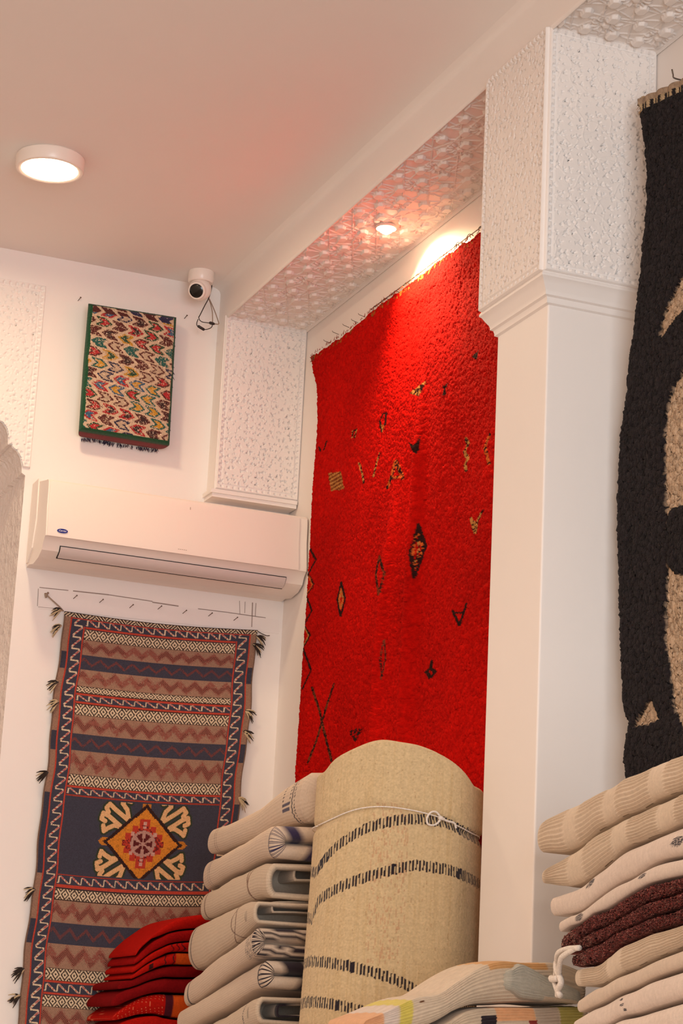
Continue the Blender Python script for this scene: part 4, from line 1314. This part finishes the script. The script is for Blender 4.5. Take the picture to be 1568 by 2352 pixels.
# --- red stack against the back wall
def redrug(top, bot, label, painter, seed, y0=6.13, dep=.27, n=96):
    K = 90
    t_ = cr([on(240 + x / 6.03, 2080 + y / 6.03, 1, y0) for x, y in top], K); b_ = cr([on(240 + x / 6.03, 2080 + y / 6.03, 1, y0) for x, y in bot], K)
    tz, bz = t_[:, 2], b_[:, 2]; xm = (t_[:, 0] + b_[:, 0]) / 2
    pv = STACK.get('red')
    if pv is not None: tz = np.minimum(tz, np.interp(xm, pv[0], pv[1]) - .0016)
    bz = np.minimum(bz, tz - .008); STACK['red'] = (xm, bz)
    c = np.stack([xm, t_[:, 1], (tz + bz) / 2], -1); h = (tz - bz) / 2
    e = np.linspace(0, 1, K); h = h * np.clip(.70 + np.sqrt(np.clip(e / .10, 0, 1)) * .30, 0, 1)
    Uu = np.repeat(np.array([[0, 1.0, 0]]), K, 0)
    c[:, 1] = y0 + dep / 2 - .03 + .0 * e
    V, F, S, A, CAP, nr = sweep(c, Uu, h, np.full(K, dep / 2), n, close0='round', close1='round')
    r_ = vnoise(V[:, 0] * 16 + seed, V[:, 2] * 30, seed) - .5
    V[:, 1] -= r_ * .010
    C_ = painter(V, S, A)
    o = mk('folded_rug', V, F, M['redwool'], None, C_, np.stack([S * .4, A * .6], -1))
    return tag(o, label, 'folded rug', 'red rugs stacked against the back wall')
RD = lin((140, 14, 14)); RD2 = lin((112, 12, 15)); RD3 = lin((164, 20, 13)); ORG = lin((198, 76, 24))
def rp(c, seed, extra=None):
    def f(V, S, A):
        C_ = base_col(c, S, A, seed, .2)
        if extra: extra(C_, S, A)
        return C_
    return f
def x3(C_, S, A):
    for s0 in (.62, .70, .76): C_[np.abs(S - s0 + .02 * np.sin(A * 20)) < .008] = lin((60, 14, 22))
def x4(C_, S, A):
    C_[(np.abs(S - .24) < .03) & (np.abs(A - .52) < .10)] = lin((58, 24, 24))
    for s0 in (.48, .62): C_[np.abs(S - s0 + .012 * np.sin(A * 30)) < .010] = lin((60, 24, 28))
    C_[(S > .66) & (S < .86)] = ORG * .9
def x7(C_, S, A):
    f = (S * 17 + .25 * np.sin(A * 16)) % 1
    C_[(f < .05) & (S < .74)] = lin((206, 110, 80))
    C_[(S > .74) & (S < .80)] = lin((74, 24, 34)); C_[(S > .80) & (S < .90)] = ORG; C_[(S > .90)] = lin((70, 30, 38))
rl = 'red folded rug by the kilim, '
redrug([(390, 640), (480, 480), (700, 335), (900, 212), (1150, 148), (1500, 100)], [(400, 700), (600, 510), (750, 430), (930, 365), (1150, 330), (1500, 320)], rl + 'topmost', rp(RD3, 31), 31)
redrug([(370, 735), (600, 520), (750, 440), (930, 372), (1150, 338), (1500, 325)], [(385, 830), (600, 670), (740, 590), (860, 530), (1100, 500), (1500, 490)], rl + 'second from the top', rp(RD, 32), 32)
redrug([(362, 830), (560, 690), (740, 598), (860, 538), (1100, 506), (1500, 496)], [(350, 950), (560, 800), (720, 710), (900, 655), (1100, 650), (1500, 670)], rl + 'third from the top, with thin dark loops', rp(RD3, 33, x3), 33)
redrug([(335, 960), (560, 806), (720, 716), (900, 662), (1100, 656), (1500, 676)], [(335, 1030), (560, 920), (750, 850), (900, 825), (1100, 830), (1500, 830)], rl + 'fourth from the top, with orange and dark marks', rp(RD3, 34, x4), 34)
redrug([(200, 1050), (430, 980), (600, 910), (780, 850), (950, 832), (1500, 836)], [(170, 1180), (400, 1110), (600, 1040), (800, 1000), (1000, 1005), (1500, 1005)], rl + 'fifth from the top, plain dark red', rp(RD2, 35), 35)
redrug([(140, 1230), (330, 1150), (560, 1060), (780, 1008), (1000, 1011), (1500, 1011)], [(80, 1420), (250, 1330), (450, 1250), (650, 1208), (900, 1215), (1500, 1230)], rl + 'sixth from the top, plain crimson', rp(RD2 * 1.08, 36), 36)
redrug([(95, 1490), (260, 1370), (450, 1265), (650, 1216), (900, 1222), (1500, 1240)], [(110, 1610), (300, 1560), (500, 1520), (700, 1512), (900, 1560), (1500, 1620)], rl + 'seventh from the top, with pale scribbles and orange band', rp(RD3, 37, x7), 37)
redrug([(120, 1650), (300, 1575), (500, 1530), (700, 1522), (900, 1570), (1500, 1650)], [(100, 1800), (300, 1770), (500, 1760), (700, 1760), (900, 1780), (1500, 1800)], rl + 'lowest', rp(RD3, 38), 38)
zr = on(300, 2080 + 1800 / 6.03, 1, 6.13)[2]
ledge('trim_2', 1.70, 2.18, 6.05, YB, zr - .012, 'low white ledge under the red rugs')
zw = min(on(425, 2430, 1, WF)[2], on(588, 2348, 1, WN)[2])
ledge('trim_3', 1.72, XR, 4.84, 6.03, zw - .03, 'low white ledge under the cream rugs')

# ------------------------------------------------------------------ standing beige roll
def roll():
    cx0, cy0 = 2.000, 4.600
    def Rz(z): return .1885 + (1.95 - z) * .016
    def cxz(z): return cx0 + (z - 1.9) * .006
    # visible angle for a pixel column
    ths = np.radians(np.linspace(-178, -4, 300))
    def th_of(u, z):
        us = np.array([proj((cxz(z) + Rz(z) * math.cos(a), cy0 + Rz(z) * math.sin(a), z))[0] for a in ths])
        k = np.argsort(us)
        us_, th_ = us[k], ths[k]
        return float(np.interp(u, us_, th_))
    def curve(px, zg):
        out = []
        for u, v in px:
            z = zg
            for _ in range(4):
                a = th_of(u, z); y = cy0 + Rz(z) * math.sin(a); z = on(u, v, 1, y)[2]
            out.append((a, z))
        out.sort(); return np.array(out)
    top = curve([(751, 1768), (764, 1744), (800, 1722), (850, 1700), (882, 1696), (920, 1703), (960, 1708), (1000, 1722), (1040, 1745), (1068, 1773), (1084, 1803)], 1.95)
    s1 = curve([(728, 2005), (745, 1978), (779, 1940), (846, 1900), (913, 1883), (964, 1880), (1025, 1889), (1066, 1912)], 1.85)
    s2 = curve([(702, 2110), (734, 2067), (779, 2039), (835, 2017), (891, 2000), (953, 1986), (1026, 1997), (1064, 2011)], 1.75)
    s3 = curve([(694, 2207), (745, 2210), (801, 2219), (857, 2233), (913, 2252), (986, 2289), (1050, 2325)], 1.55)
    s4 = curve([(682, 2300), (745, 2303), (801, 2314), (863, 2331), (941, 2360), (1040, 2400)], 1.45)
    st = curve([(742, 1897), (779, 1874), (829, 1857), (863, 1851), (930, 1860), (986, 1871), (1014, 1882), (1040, 1890), (1068, 1914)], 1.88)
    nt, nz = 520, 620
    th = np.linspace(-PI, PI, nt, endpoint=False)
    def around(cv):
        return np.interp(th, np.concatenate([cv[:, 0], [PI + cv[0, 0] + PI]]), np.concatenate([cv[:, 1], [cv[0, 1]]]), left=cv[0, 1]) if False else np.interp(np.where(th < cv[0, 0], th + 2 * PI, th), np.concatenate([cv[:, 0], [cv[0, 0] + 2 * PI]]), np.concatenate([cv[:, 1], [cv[0, 1]]]))
    zt_ = around(top)
    k = np.hanning(31); k /= k.sum(); zt_ = np.convolve(np.concatenate([zt_[-15:], zt_, zt_[:15]]), k, 'valid')
    zb_ = 0.0
    f = np.concatenate([np.linspace(0, .56, 40, endpoint=False), np.linspace(.56, 1, nz - 40)])
    T, Fz = np.meshgrid(th, f, indexing='ij')
    Z = zb_ + Fz * (zt_[:, None] - zb_)
    zs = around(st)[:, None]
    above = np.clip((Z - zs) / .012, 0, 1)
    pinch = -.007 * np.exp(-((Z - zs) / .010) ** 2)
    sidef = np.clip(np.cos(T + .15), 0, 1)
    R = .1885 + (1.95 - Z) * .016 + pinch + .004 * above * sidef + .0035 * np.sin(T * 3 + Z * 2) + .0016 * np.sin(T * 7 - Z * 5)
    R = R - .010 * np.clip((Z - zt_[:, None] + .010) / .010, 0, 1) ** 2
    n1 = vnoise(T * 60, Z * 330, 3); n2 = vnoise(T * 330, Z * 50, 5)
    R = R + .0010 * (n1 - .5)
    X = cx0 + (Z - 1.9) * .006 + R * np.cos(T); Y = cy0 + R * np.sin(T)
    c0, c1, c2 = lin((202, 178, 138)), lin((190, 162, 118)), lin((160, 126, 86))
    C = np.empty(T.shape + (3,)); C[:] = c0
    streak = vnoise(T * 55, Z * 5, 7) * .55 + vnoise(T * 150, Z * 14, 9) * .45
    C = c0 + (c1 - c0) * np.clip((streak - .50) * 1.8, 0, 1)[..., None]
    sp1 = (vnoise(T * 420, Z * 150, 13) > .93); C[sp1] = C[sp1] * .45 + c2 * .55
    reddish = (np.abs(T + 2.05) < .22) & (Z < 1.80) & (Z > 1.45) & (vnoise(T * 380, Z * 110, 17) > .72); C[reddish] = C[reddish] * .5 + lin((180, 126, 92)) * .5
    C = C * (.90 + .2 * n1)[..., None]
    bk = lin((34, 26, 34))
    tick = ((T * .19 / .0078 + .10 * np.sin(Z * 90 + T * 9)) % 1)
    def band(cv, w):
        zc = around(cv)[:, None]
        m = (np.abs(Z - zc + .0015 * np.sin(T * 70)) < w)
        solid = vnoise(T * 7, T * 0 + cv[0, 1] * 40, 2) > .86
        C[m & ((tick < .52) | (solid & (tick < .85)))] = bk
    for cv in (s1, s2, s3, s4): band(cv, .0118)
    root = empty('rolled_rug', (cx0, cy0, 0), 'tall beige rolled rug with black ticked stripes standing beside the column', 'rolled rug')
    P = np.stack([X, Y, Z], -1).reshape(-1, 3)
    Fq = grid_faces(nt, nz, True)
    V = [P]; base = nt * nz
    # turned end: spiral edge of the sheet inside the rim
    cols = [C.reshape(-1, 3)]; FF = [tuple(q) for q in Fq]
    prev = np.arange(nt) * nz + nz - 1
    for r_, dz in ((.955, -.004), (.93, -.014), (.91, -.012), (.88, -.004), (.85, -.012), (.6, -.02), (.3, -.014), (.02, -.02)):
        rr_ = R[:, -1] * r_
        ring = np.stack([cx0 + rr_ * np.cos(th), cy0 + rr_ * np.sin(th), zt_ + dz], -1)
        idx = base + np.arange(nt); V.append(ring); cols.append(np.repeat(c1[None] * .9, nt, 0))
        FF += [(int(prev[i]), int(prev[(i + 1) % nt]), int(idx[(i + 1) % nt]), int(idx[i])) for i in range(nt)]
        prev = idx; base += nt
    FF.append(tuple(int(i) for i in prev))
    FF.append(tuple(int(i * nz) for i in range(nt))[::-1])
    uv = np.concatenate([np.stack([T * .19, Z], -1).reshape(-1, 2)] + [np.zeros((nt, 2))] * 8)
    body = mk('roll', np.concatenate(V), FF, M['jute'], root, np.concatenate(cols), uv)
    # tie string with a loop
    def sp_(a, z, o=.0035):
        r_ = .1885 + (1.95 - z) * .016 - .006 + o
        return np.array([cx0 + (z - 1.9) * .006 + r_ * math.cos(a), cy0 + r_ * math.sin(a), z])
    aa = np.linspace(-PI, PI, 121)
    def zst(a):
        return float(np.interp(a if a >= st[0, 0] else a + 2 * PI, np.append(st[:, 0], st[0, 0] + 2 * PI), np.append(st[:, 1], st[0, 1])))
    zz = np.array([zst(a) for a in aa]); zz = np.convolve(np.concatenate([zz[-5:], zz, zz[:5]]), np.ones(11) / 11, 'valid')
    mb = MB().tube([sp_(a, z + .002, .006) for a, z in zip(aa, zz)], .0015, 6)
    def pp(u, v, o=.010):
        z = 1.87
        for _ in range(4):
            a = th_of(u, z); y = cy0 + Rz(z) * math.sin(a); z = on(u, v, 1, y)[2]
        return sp_(a, z, o)
    mb.tube(cr([pp(1010, 1879), pp(1000, 1866), pp(988, 1866), pp(979, 1878), pp(980, 1892), pp(990, 1896), pp(1001, 1892), pp(1010, 1881)], 40), .0024, 6)
    mb.tube(cr([pp(1010, 1880), pp(1024, 1886), pp(1040, 1891), pp(1044, 1903)], 16), .0026, 6)
    mb.tube(cr([pp(1005, 1878), pp(1012, 1880), pp(1018, 1883)], 8), [.003, .0055, .0055, .005, .004, .004, .003, .003], 8)
    s = mb.build('tie_string', M['string'], root, smooth=True); s['label'] = 'thin white string tied with a loop'
roll()

# ------------------------------------------------------------------ right stack (in front of the column)
RP, RQ = np.array([1.968 - .268 * 1.5, 3.83 - 1.5]), np.array([1.968, 3.83])
RZ_ = lambda x, y: (1220 + x / 3.606, 1700 + y / 3.606)
def rloaf(T, B, left, label, mat, painter, seed, w=(.40, .26), relief_fn=None, n=264, K=190, lump=.005, **kw):
    """T and B: zoomed outline points of the top and bottom edges, near (right) to far (left); left = far end x"""
    xs = np.linspace(1900, left, 9)
    T = sorted(T); B = sorted(B)
    def ex(L, x):
        xx, yy = [p[0] for p in L], [p[1] for p in L]
        if x > xx[-1]:
            return yy[-1] + (x - xx[-1]) * (yy[-1] - yy[-2]) / (xx[-1] - xx[-2]) * .8
        return float(np.interp(x, xx, yy))
    pts = []
    for x in xs:
        a, b = RZ_(x, ex(T, x)), RZ_(x, ex(B, x)); pts.append((a[0], a[1], b[1]))
    return loaf('folded_rug', pts, 0, 0, w[0], w[1], mat, label, 'folded rug', 'thick rugs stacked in front of the column', painter, K=K, n=n, relief_fn=relief_fn, P=RP, Q=RQ, lump=lump, seed=seed, stack='thick', **kw)

def rib_fn(patches, amp=.0017, lines=31, seed=0):
    def f(V, S, A, CAP):
        m = np.zeros(len(S))
        for a, b in patches:
            m = np.maximum(m, np.clip((S - a) / .012, 0, 1) * np.clip((b - S) / .012, 0, 1))
        w = np.sin((A + .004 * np.sin(S * 60 + seed)) * 2 * PI * lines) 
        lf = np.clip((np.abs(A - .5) < .30) * 1.0, 0, 1) * (CAP < 2)
        d = amp * w * m * lf
        V = V.copy(); V[:, 0] -= d * .9; V[:, 2] += d * .35
        return V
    return f
WH = lin((208, 190, 168)); WH2 = lin((214, 198, 186)); WH3 = lin((204, 186, 168))
def plainp(c, seed, tufts=(), grey=()):
    def f(V, S, A, CAP, per):
        C_ = base_col(c, S, A, seed, .10)
        for s0, a0, rs, ra in tufts:
            n_ = vnoise(S * 500, A * 260, seed)
            m = (((S - s0) / rs) ** 2 + ((A - a0) / ra) ** 2 < 1 * (.35 + n_)) & (n_ > .25); C_[m] = BLK
        return C_
    return f
tl = 'thick folded rug before the column, '
rloaf([(110, 655), (300, 520), (480, 430), (850, 250), (1255, 90)], [(60, 935), (190, 965), (350, 880), (540, 720), (840, 590), (1130, 440), (1255, 405)], 50, tl + 'topmost, ribbed cream', M['chunky'], plainp(WH, 51), 51, relief_fn=rib_fn([(.50, .66), (.71, .84), (.88, 1.0), (0, .44)], seed=1), w=(.42, .24))
rloaf([(90, 1070), (200, 985), (350, 895), (540, 735), (840, 600), (1130, 455), (1255, 420)], [(120, 1190), (230, 1228), (380, 1195), (500, 1100), (600, 1000), (700, 910), (1000, 790), (1255, 668)], 88, tl + 'second from top, ribbed ivory', M['chunky'], plainp(WH * .98, 52), 52, relief_fn=rib_fn([(.48, .62), (.68, .82), (.88, 1.0), (0, .40)], seed=2), w=(.42, .25))
rloaf([(160, 1300), (250, 1240), (390, 1205), (500, 1110), (700, 920), (1000, 800), (1255, 680)], [(180, 1460), (260, 1478), (420, 1390), (500, 1296), (850, 1115), (1000, 1015), (1255, 950)], 165, tl + 'third from top, smooth white with black tufts', M['chunky'], plainp(WH2, 53, [(.815, .43, .020, .05), (.40, .50, .030, .05)]), 53, w=(.42, .26))
rloaf([(235, 1500), (290, 1470), (430, 1396), (510, 1302), (850, 1122), (1000, 1024), (1255, 958)], [(250, 1590), (330, 1530), (430, 1462), (650, 1372), (870, 1232), (1050, 1162), (1255, 1115)], 240, tl + 'fourth from top, white above the maroon rug', M['chunky'], plainp(WH2 * .97, 54, [(.905, .50, .018, .12), (.59, .44, .020, .05)]), 54, w=(.42, .27))
# maroon shaggy rug: three layers in one rug, tied with white string
MAR = lin((112, 30, 22))
def shagp(V, S, A, CAP, per):
    C_ = base_col(MAR, S, A, 60, .5)
    n_ = vnoise(S * 900, A * 420, 61); n2 = vnoise(S * 260, A * 160, 62)
    C_[n_ > .86] = lin((186, 130, 116)); C_[(n_ > .60) & (n2 > .72)] = lin((150, 56, 46)); C_[(S > .93) & (n_ > .72)] = lin((198, 150, 136))
    return C_
def shagr(V, S, A, CAP):
    V = V.copy(); n_ = vnoise(S * 520, A * 260, 63) - .5
    V[:, 0] -= n_ * .006; V[:, 2] += (vnoise(S * 500, A * 300, 64) - .5) * .004; return V
shag = empty('folded_rug', tuple(np.append((RP + RQ) / 2, 1.4)), 'shaggy maroon folded rug tied with white string in the stack before the column', 'folded rug', 'thick rugs stacked in front of the column')
def shlayer(T, B, left, seed):
    return rloaf(T, B, left, None, M['shag'], shagp, seed, w=(.42, .28), relief_fn=shagr, parent=shag, part='folded_layer', n=150, K=260, lump=.005)
shlayer([(265, 1610), (340, 1530), (440, 1466), (650, 1378), (870, 1238), (1050, 1168), (1255, 1120)], [(258, 1770), (300, 1740), (420, 1600), (640, 1510), (850, 1375), (1255, 1240)], 258, 65)
shlayer([(380, 1640), (440, 1605), (640, 1514), (850, 1380), (1255, 1246)], [(390, 1720), (460, 1700), (640, 1620), (900, 1485), (1255, 1368)], 395, 66)
shlayer([(345, 1790), (420, 1725), (640, 1626), (900, 1490), (1255, 1372)], [(350, 1868), (420, 1868), (570, 1815), (700, 1690), (900, 1610), (1255, 1470)], 350, 67)
def rr(x, y, d=.0):
    p = onplan(*RZ_(x, y), RP, RQ); n_ = np.array([-1, .268, 0]) / 1.035
    return p + n_ * d
ts = MB().tube(cr([rr(425, 1722, .006), rr(350, 1735, .014), rr(300, 1775, .018), rr(265, 1850, .012), rr(245, 1950, .010), rr(235, 1985, .010)], 24), .0052, 8)
ts.tube(cr([rr(400, 1728, .008), rr(345, 1800, .020), rr(315, 1870, .018), rr(290, 1940, .014), rr(265, 1985, .012)], 24), .0050, 8)
ts.tube(cr([rr(262, 1840, .012), rr(270, 1900, .014), rr(300, 2000, .012), rr(275, 2070, .012), rr(262, 2118, .010)], 20), .0058, 8)
ts.tube(cr([rr(218, 1975, .012), rr(245, 1985, .016), rr(285, 1975, .014)], 10), .0062, 8)
ts.tube(cr([rr(240, 1990, .012), rr(262, 2060, .012), rr(285, 2120, .010)], 12), .0054, 8)
tso = ts.build('tie_string', M['string'], shag, smooth=True); tso['label'] = 'white string knotted and hanging'
rloaf([(330, 1895), (450, 1872), (575, 1822), (705, 1698), (900, 1618), (1255, 1478)], [(400, 2040), (440, 2066), (620, 1990), (830, 1885), (1000, 1810), (1255, 1700)], 360, tl + 'ribbed cream just under the maroon rug', M['chunky'], plainp(WH * .98, 55), 55, w=(.42, .28), relief_fn=rib_fn([(.3, .76), (.82, .98)], .0015, 30, 3))
rloaf([(375, 2150), (440, 2076), (620, 1998), (830, 1892), (1000, 1818), (1255, 1708)], [(372, 2255), (430, 2240), (600, 2148), (900, 2008), (1255, 1868)], 380, tl + 'smooth cream, second below the maroon rug', M['chunky'], plainp(WH3, 56), 56, w=(.42, .28))
rloaf([(350, 2320), (440, 2246), (600, 2156), (900, 2016), (1255, 1876)], [(350, 2400), (500, 2390), (700, 2300), (1000, 2220), (1255, 2125)], 352, tl + 'pale cream with three black dots', M['chunky'], plainp(WH2, 57, [(.755, .42, .008, .022), (.748, .50, .010, .018), (.735, .58, .010, .024)]), 57, w=(.42, .28))
rloaf([(330, 2460), (500, 2400), (700, 2310), (1000, 2230), (1255, 2135)], [(340, 2560), (500, 2560), (700, 2540), (1000, 2480), (1255, 2420)], 350, tl + 'lowest in view', M['chunky'], plainp(WH2, 58), 58, w=(.42, .28))
zr2 = onplan(*RZ_(1255, 2420), RP, RQ)[2]
zr3 = onplan(*RZ_(350, 2560), RP, RQ)[2]
ledge('trim_4', 1.60, 2.24, 2.20, 3.80, min(zr2, zr3) - .05, 'low white ledge under the thick rugs')

# ------------------------------------------------------------------ patchwork rug at the foot of the column
def prug(T, B, Yc, dep, painter, label, seed, parent=None, part=None, ribs=32, amp=.0018, K=150, n=180, cat='folded rug', mat=None, c0='round'):
    t_ = cr([on(u, v, 1, Yc) for u, v in T], K); b_ = cr([on(u, v, 1, Yc) for u, v in B], K)
    c = (t_ + b_) / 2; c[:, 0] = (t_[:, 0] + b_[:, 0]) / 2; h = np.clip((t_[:, 2] - b_[:, 2]) / 2, .008, .2)
    Uu = np.repeat(np.array([[0, 1.0, 0]]), K, 0); c[:, 1] = Yc + dep / 2
    V, F, S, A, CAP, nr = sweep(c, Uu, h, np.full(K, dep / 2), n, close0=c0, close1='round')
    w = np.sin((A + .003 * np.sin(S * 30)) * 2 * PI * ribs) * (CAP < 2)
    front = np.abs(A - .5) < .32
    V[:, 1] -= amp * w * front; V[:, 2] += amp * .4 * w * front
    r_ = vnoise(V[:, 0] * 14 + seed, V[:, 2] * 20, seed) - .5; V[:, 1] -= r_ * .012; V[:, 2] += r_ * .006
    C_ = painter(V, S, A)
    o = mk(part or 'folded_rug', V, F, mat or M['chunky'], parent, C_, np.stack([S * .5, A * .5], -1))
    if parent is None: tag(o, label, cat, 'patchwork rugs at the foot of the column')
    return o
def ucol(V):
    d = V - CAMP[None]; c = d @ W2C.T
    return FPX * c[:, 0] / c[:, 2] + CU
PEA, YEL, GRY, OCH = lin((214, 164, 122)), lin((206, 190, 92)), lin((176, 172, 160)), lin((206, 158, 104))
X_ = lambda u: on(u, 2280, 1, 3.90)[0]
def p1(V, S, A):
    C_ = base_col(WH * .98, S, A, 71, .12); x = V[:, 0]
    C_[x < X_(884)] = PEA; C_[(x > X_(920)) & (x < X_(948))] = YEL
    C_[(x > X_(886)) & (x < X_(918))] = WH2 * .95
    C_[(x > X_(1125)) & (x < X_(1260)) & (A < .40)] = OCH
    m = (np.abs(x - X_(970)) < .004) & (np.abs(A - .40) < .012); C_[m] = BRN
    return C_
pw = prug([(852, 2338), (900, 2318), (960, 2292), (1010, 2282), (1050, 2256), (1090, 2230), (1130, 2212), (1180, 2206), (1230, 2208), (1290, 2212), (1330, 2225)], [(850, 2372), (900, 2372), (960, 2364), (1010, 2346), (1050, 2324), (1090, 2311), (1130, 2306), (1180, 2306), (1230, 2307), (1290, 2307), (1330, 2306)],
          3.90, .20, p1, 'ribbed patchwork rug with yellow and orange bands at the foot of the column', 71)
def pg(V, S, A):
    C_ = base_col(GRY, S, A, 72, .2)
    C_[(S > .55) & (A > .60)] = WH * .9
    return C_
prug([(1180, 2224), (1204, 2210), (1230, 2220), (1258, 2240), (1290, 2258), (1325, 2276)], [(1182, 2276), (1205, 2294), (1235, 2299), (1262, 2302), (1295, 2305), (1325, 2308)], 3.880, .09, pg, None, 72, pw, 'turned_corner', 30, .0009)
pw_corner = pw.children[0]; pw_corner['label'] = 'grey blue turned corner'
def p2(V, S, A):
    C_ = base_col(WH * .97, S, A, 73, .12); x = V[:, 0]
    C_[(x > X_(1100)) & (x < X_(1136)) & (A > .42)] = BLK
    C_[(x > X_(1208)) & (x < X_(1226)) & (A > .47)] = lin((140, 44, 40))
    C_[(x > X_(1136)) & (x < X_(1225)) & (A < .48)] = PEA * 1.1
    C_[(x > X_(1280)) & (x < X_(1330))] = lin((176, 166, 92))
    C_[(x > X_(1228)) & (x < X_(1276))] = WH3 * .85
    return C_
prug([(985, 2378), (1030, 2350), (1080, 2322), (1140, 2311), (1200, 2310), (1260, 2311), (1335, 2310)], [(980, 2410), (1030, 2402), (1080, 2396), (1140, 2390), (1200, 2390), (1260, 2390), (1335, 2384)],
     3.885, .215, p2, 'ribbed patchwork rug with black and olive patches under the yellow banded one', 73)
zp = on(1100, 2410, 1, 3.9)[2]
ledge('trim_5', 1.62, XR, 3.86, 4.115, zp - .004, 'low white ledge under the patchwork rugs')

# ------------------------------------------------------------------ light
def area(name, loc, rot, size, energy, col, shape='DISK', sy=None, spread=PI):
    l = bpy.data.lights.new(name, 'AREA'); l.energy = energy; l.color = col; l.shape = shape; l.size = size
    if sy: l.size_y = sy
    l.spread = spread
    o = bpy.data.objects.new(name, l); o.location = loc; o.rotation_euler = rot; COL.objects.link(o); return o
WARM = (1.0, .745, .47)
FILL = (1.0, .80, .61)
area('lamp_light', (LX, LY, ZC - .0400), (0, 0, 0), .15, 8.4, WARM)
for k, (x, y) in enumerate(((-.7, 4.6), (-1.7, 3.1), (-.5, 2.0), (-1.6, .6), (.4, -.4), (-1.2, -1.6))):  # unseen warm fill lights, added overhead to brighten the room and left-facing surfaces
    area('unseen_fill', (x, y, ZC - .04), (0, 0, 0), .17, 20, FILL)
# daylight through the shop entrance behind the camera
area('daylight', (.15, YF - .1, 1.45), (PI / 2, 0, 0), 3.4, 236, (.86, .94, 1.0), 'RECTANGLE', 2.5)
# the spot itself
l = bpy.data.lights.new('spot_light', 'SPOT'); l.energy = 46; l.color = (1.0, .68, .36); l.spot_size = math.radians(128); l.spot_blend = .8; l.shadow_soft_size = .015
o = bpy.data.objects.new('spot_light', l); o.location = (sp[0], sp[1], ZB - .032)
dv = Vector((.45, -.25, -1)); o.rotation_euler = dv.to_track_quat('-Z', 'Y').to_euler(); COL.objects.link(o)

w = bpy.data.worlds.new('World'); SC.world = w; w.use_nodes = True
w.node_tree.nodes['Background'].inputs['Color'].default_value = (.95, .92, .92, 1); w.node_tree.nodes['Background'].inputs['Strength'].default_value = .6

# ------------------------------------------------------------------ camera
cam = bpy.data.cameras.new('Camera'); co = bpy.data.objects.new('Camera', cam); COL.objects.link(co)
cam.sensor_fit = 'VERTICAL'; cam.sensor_height = 36.0; cam.lens = FPX / 2352.0 * 36.0
cam.clip_start = .05
Rm = np.stack([W2C[0], -W2C[1], -W2C[2]], 1)
co.matrix_world = Matrix.Translation((0, 0, CAMZ)) @ Matrix(Rm.tolist()).to_4x4()
SC.camera = co
for ob_ in list(bpy.data.objects):
    if '_org' in ob_: del ob_['_org']
SC.view_settings.view_transform = 'Standard'; SC.view_settings.look = 'None'; SC.view_settings.gamma = 1.0
SC.view_settings.exposure = -0.08
SC.view_settings.use_curve_mapping = False
SC.cycles.max_bounces = 8; SC.cycles.diffuse_bounces = 6
SC.cycles.use_denoising = True
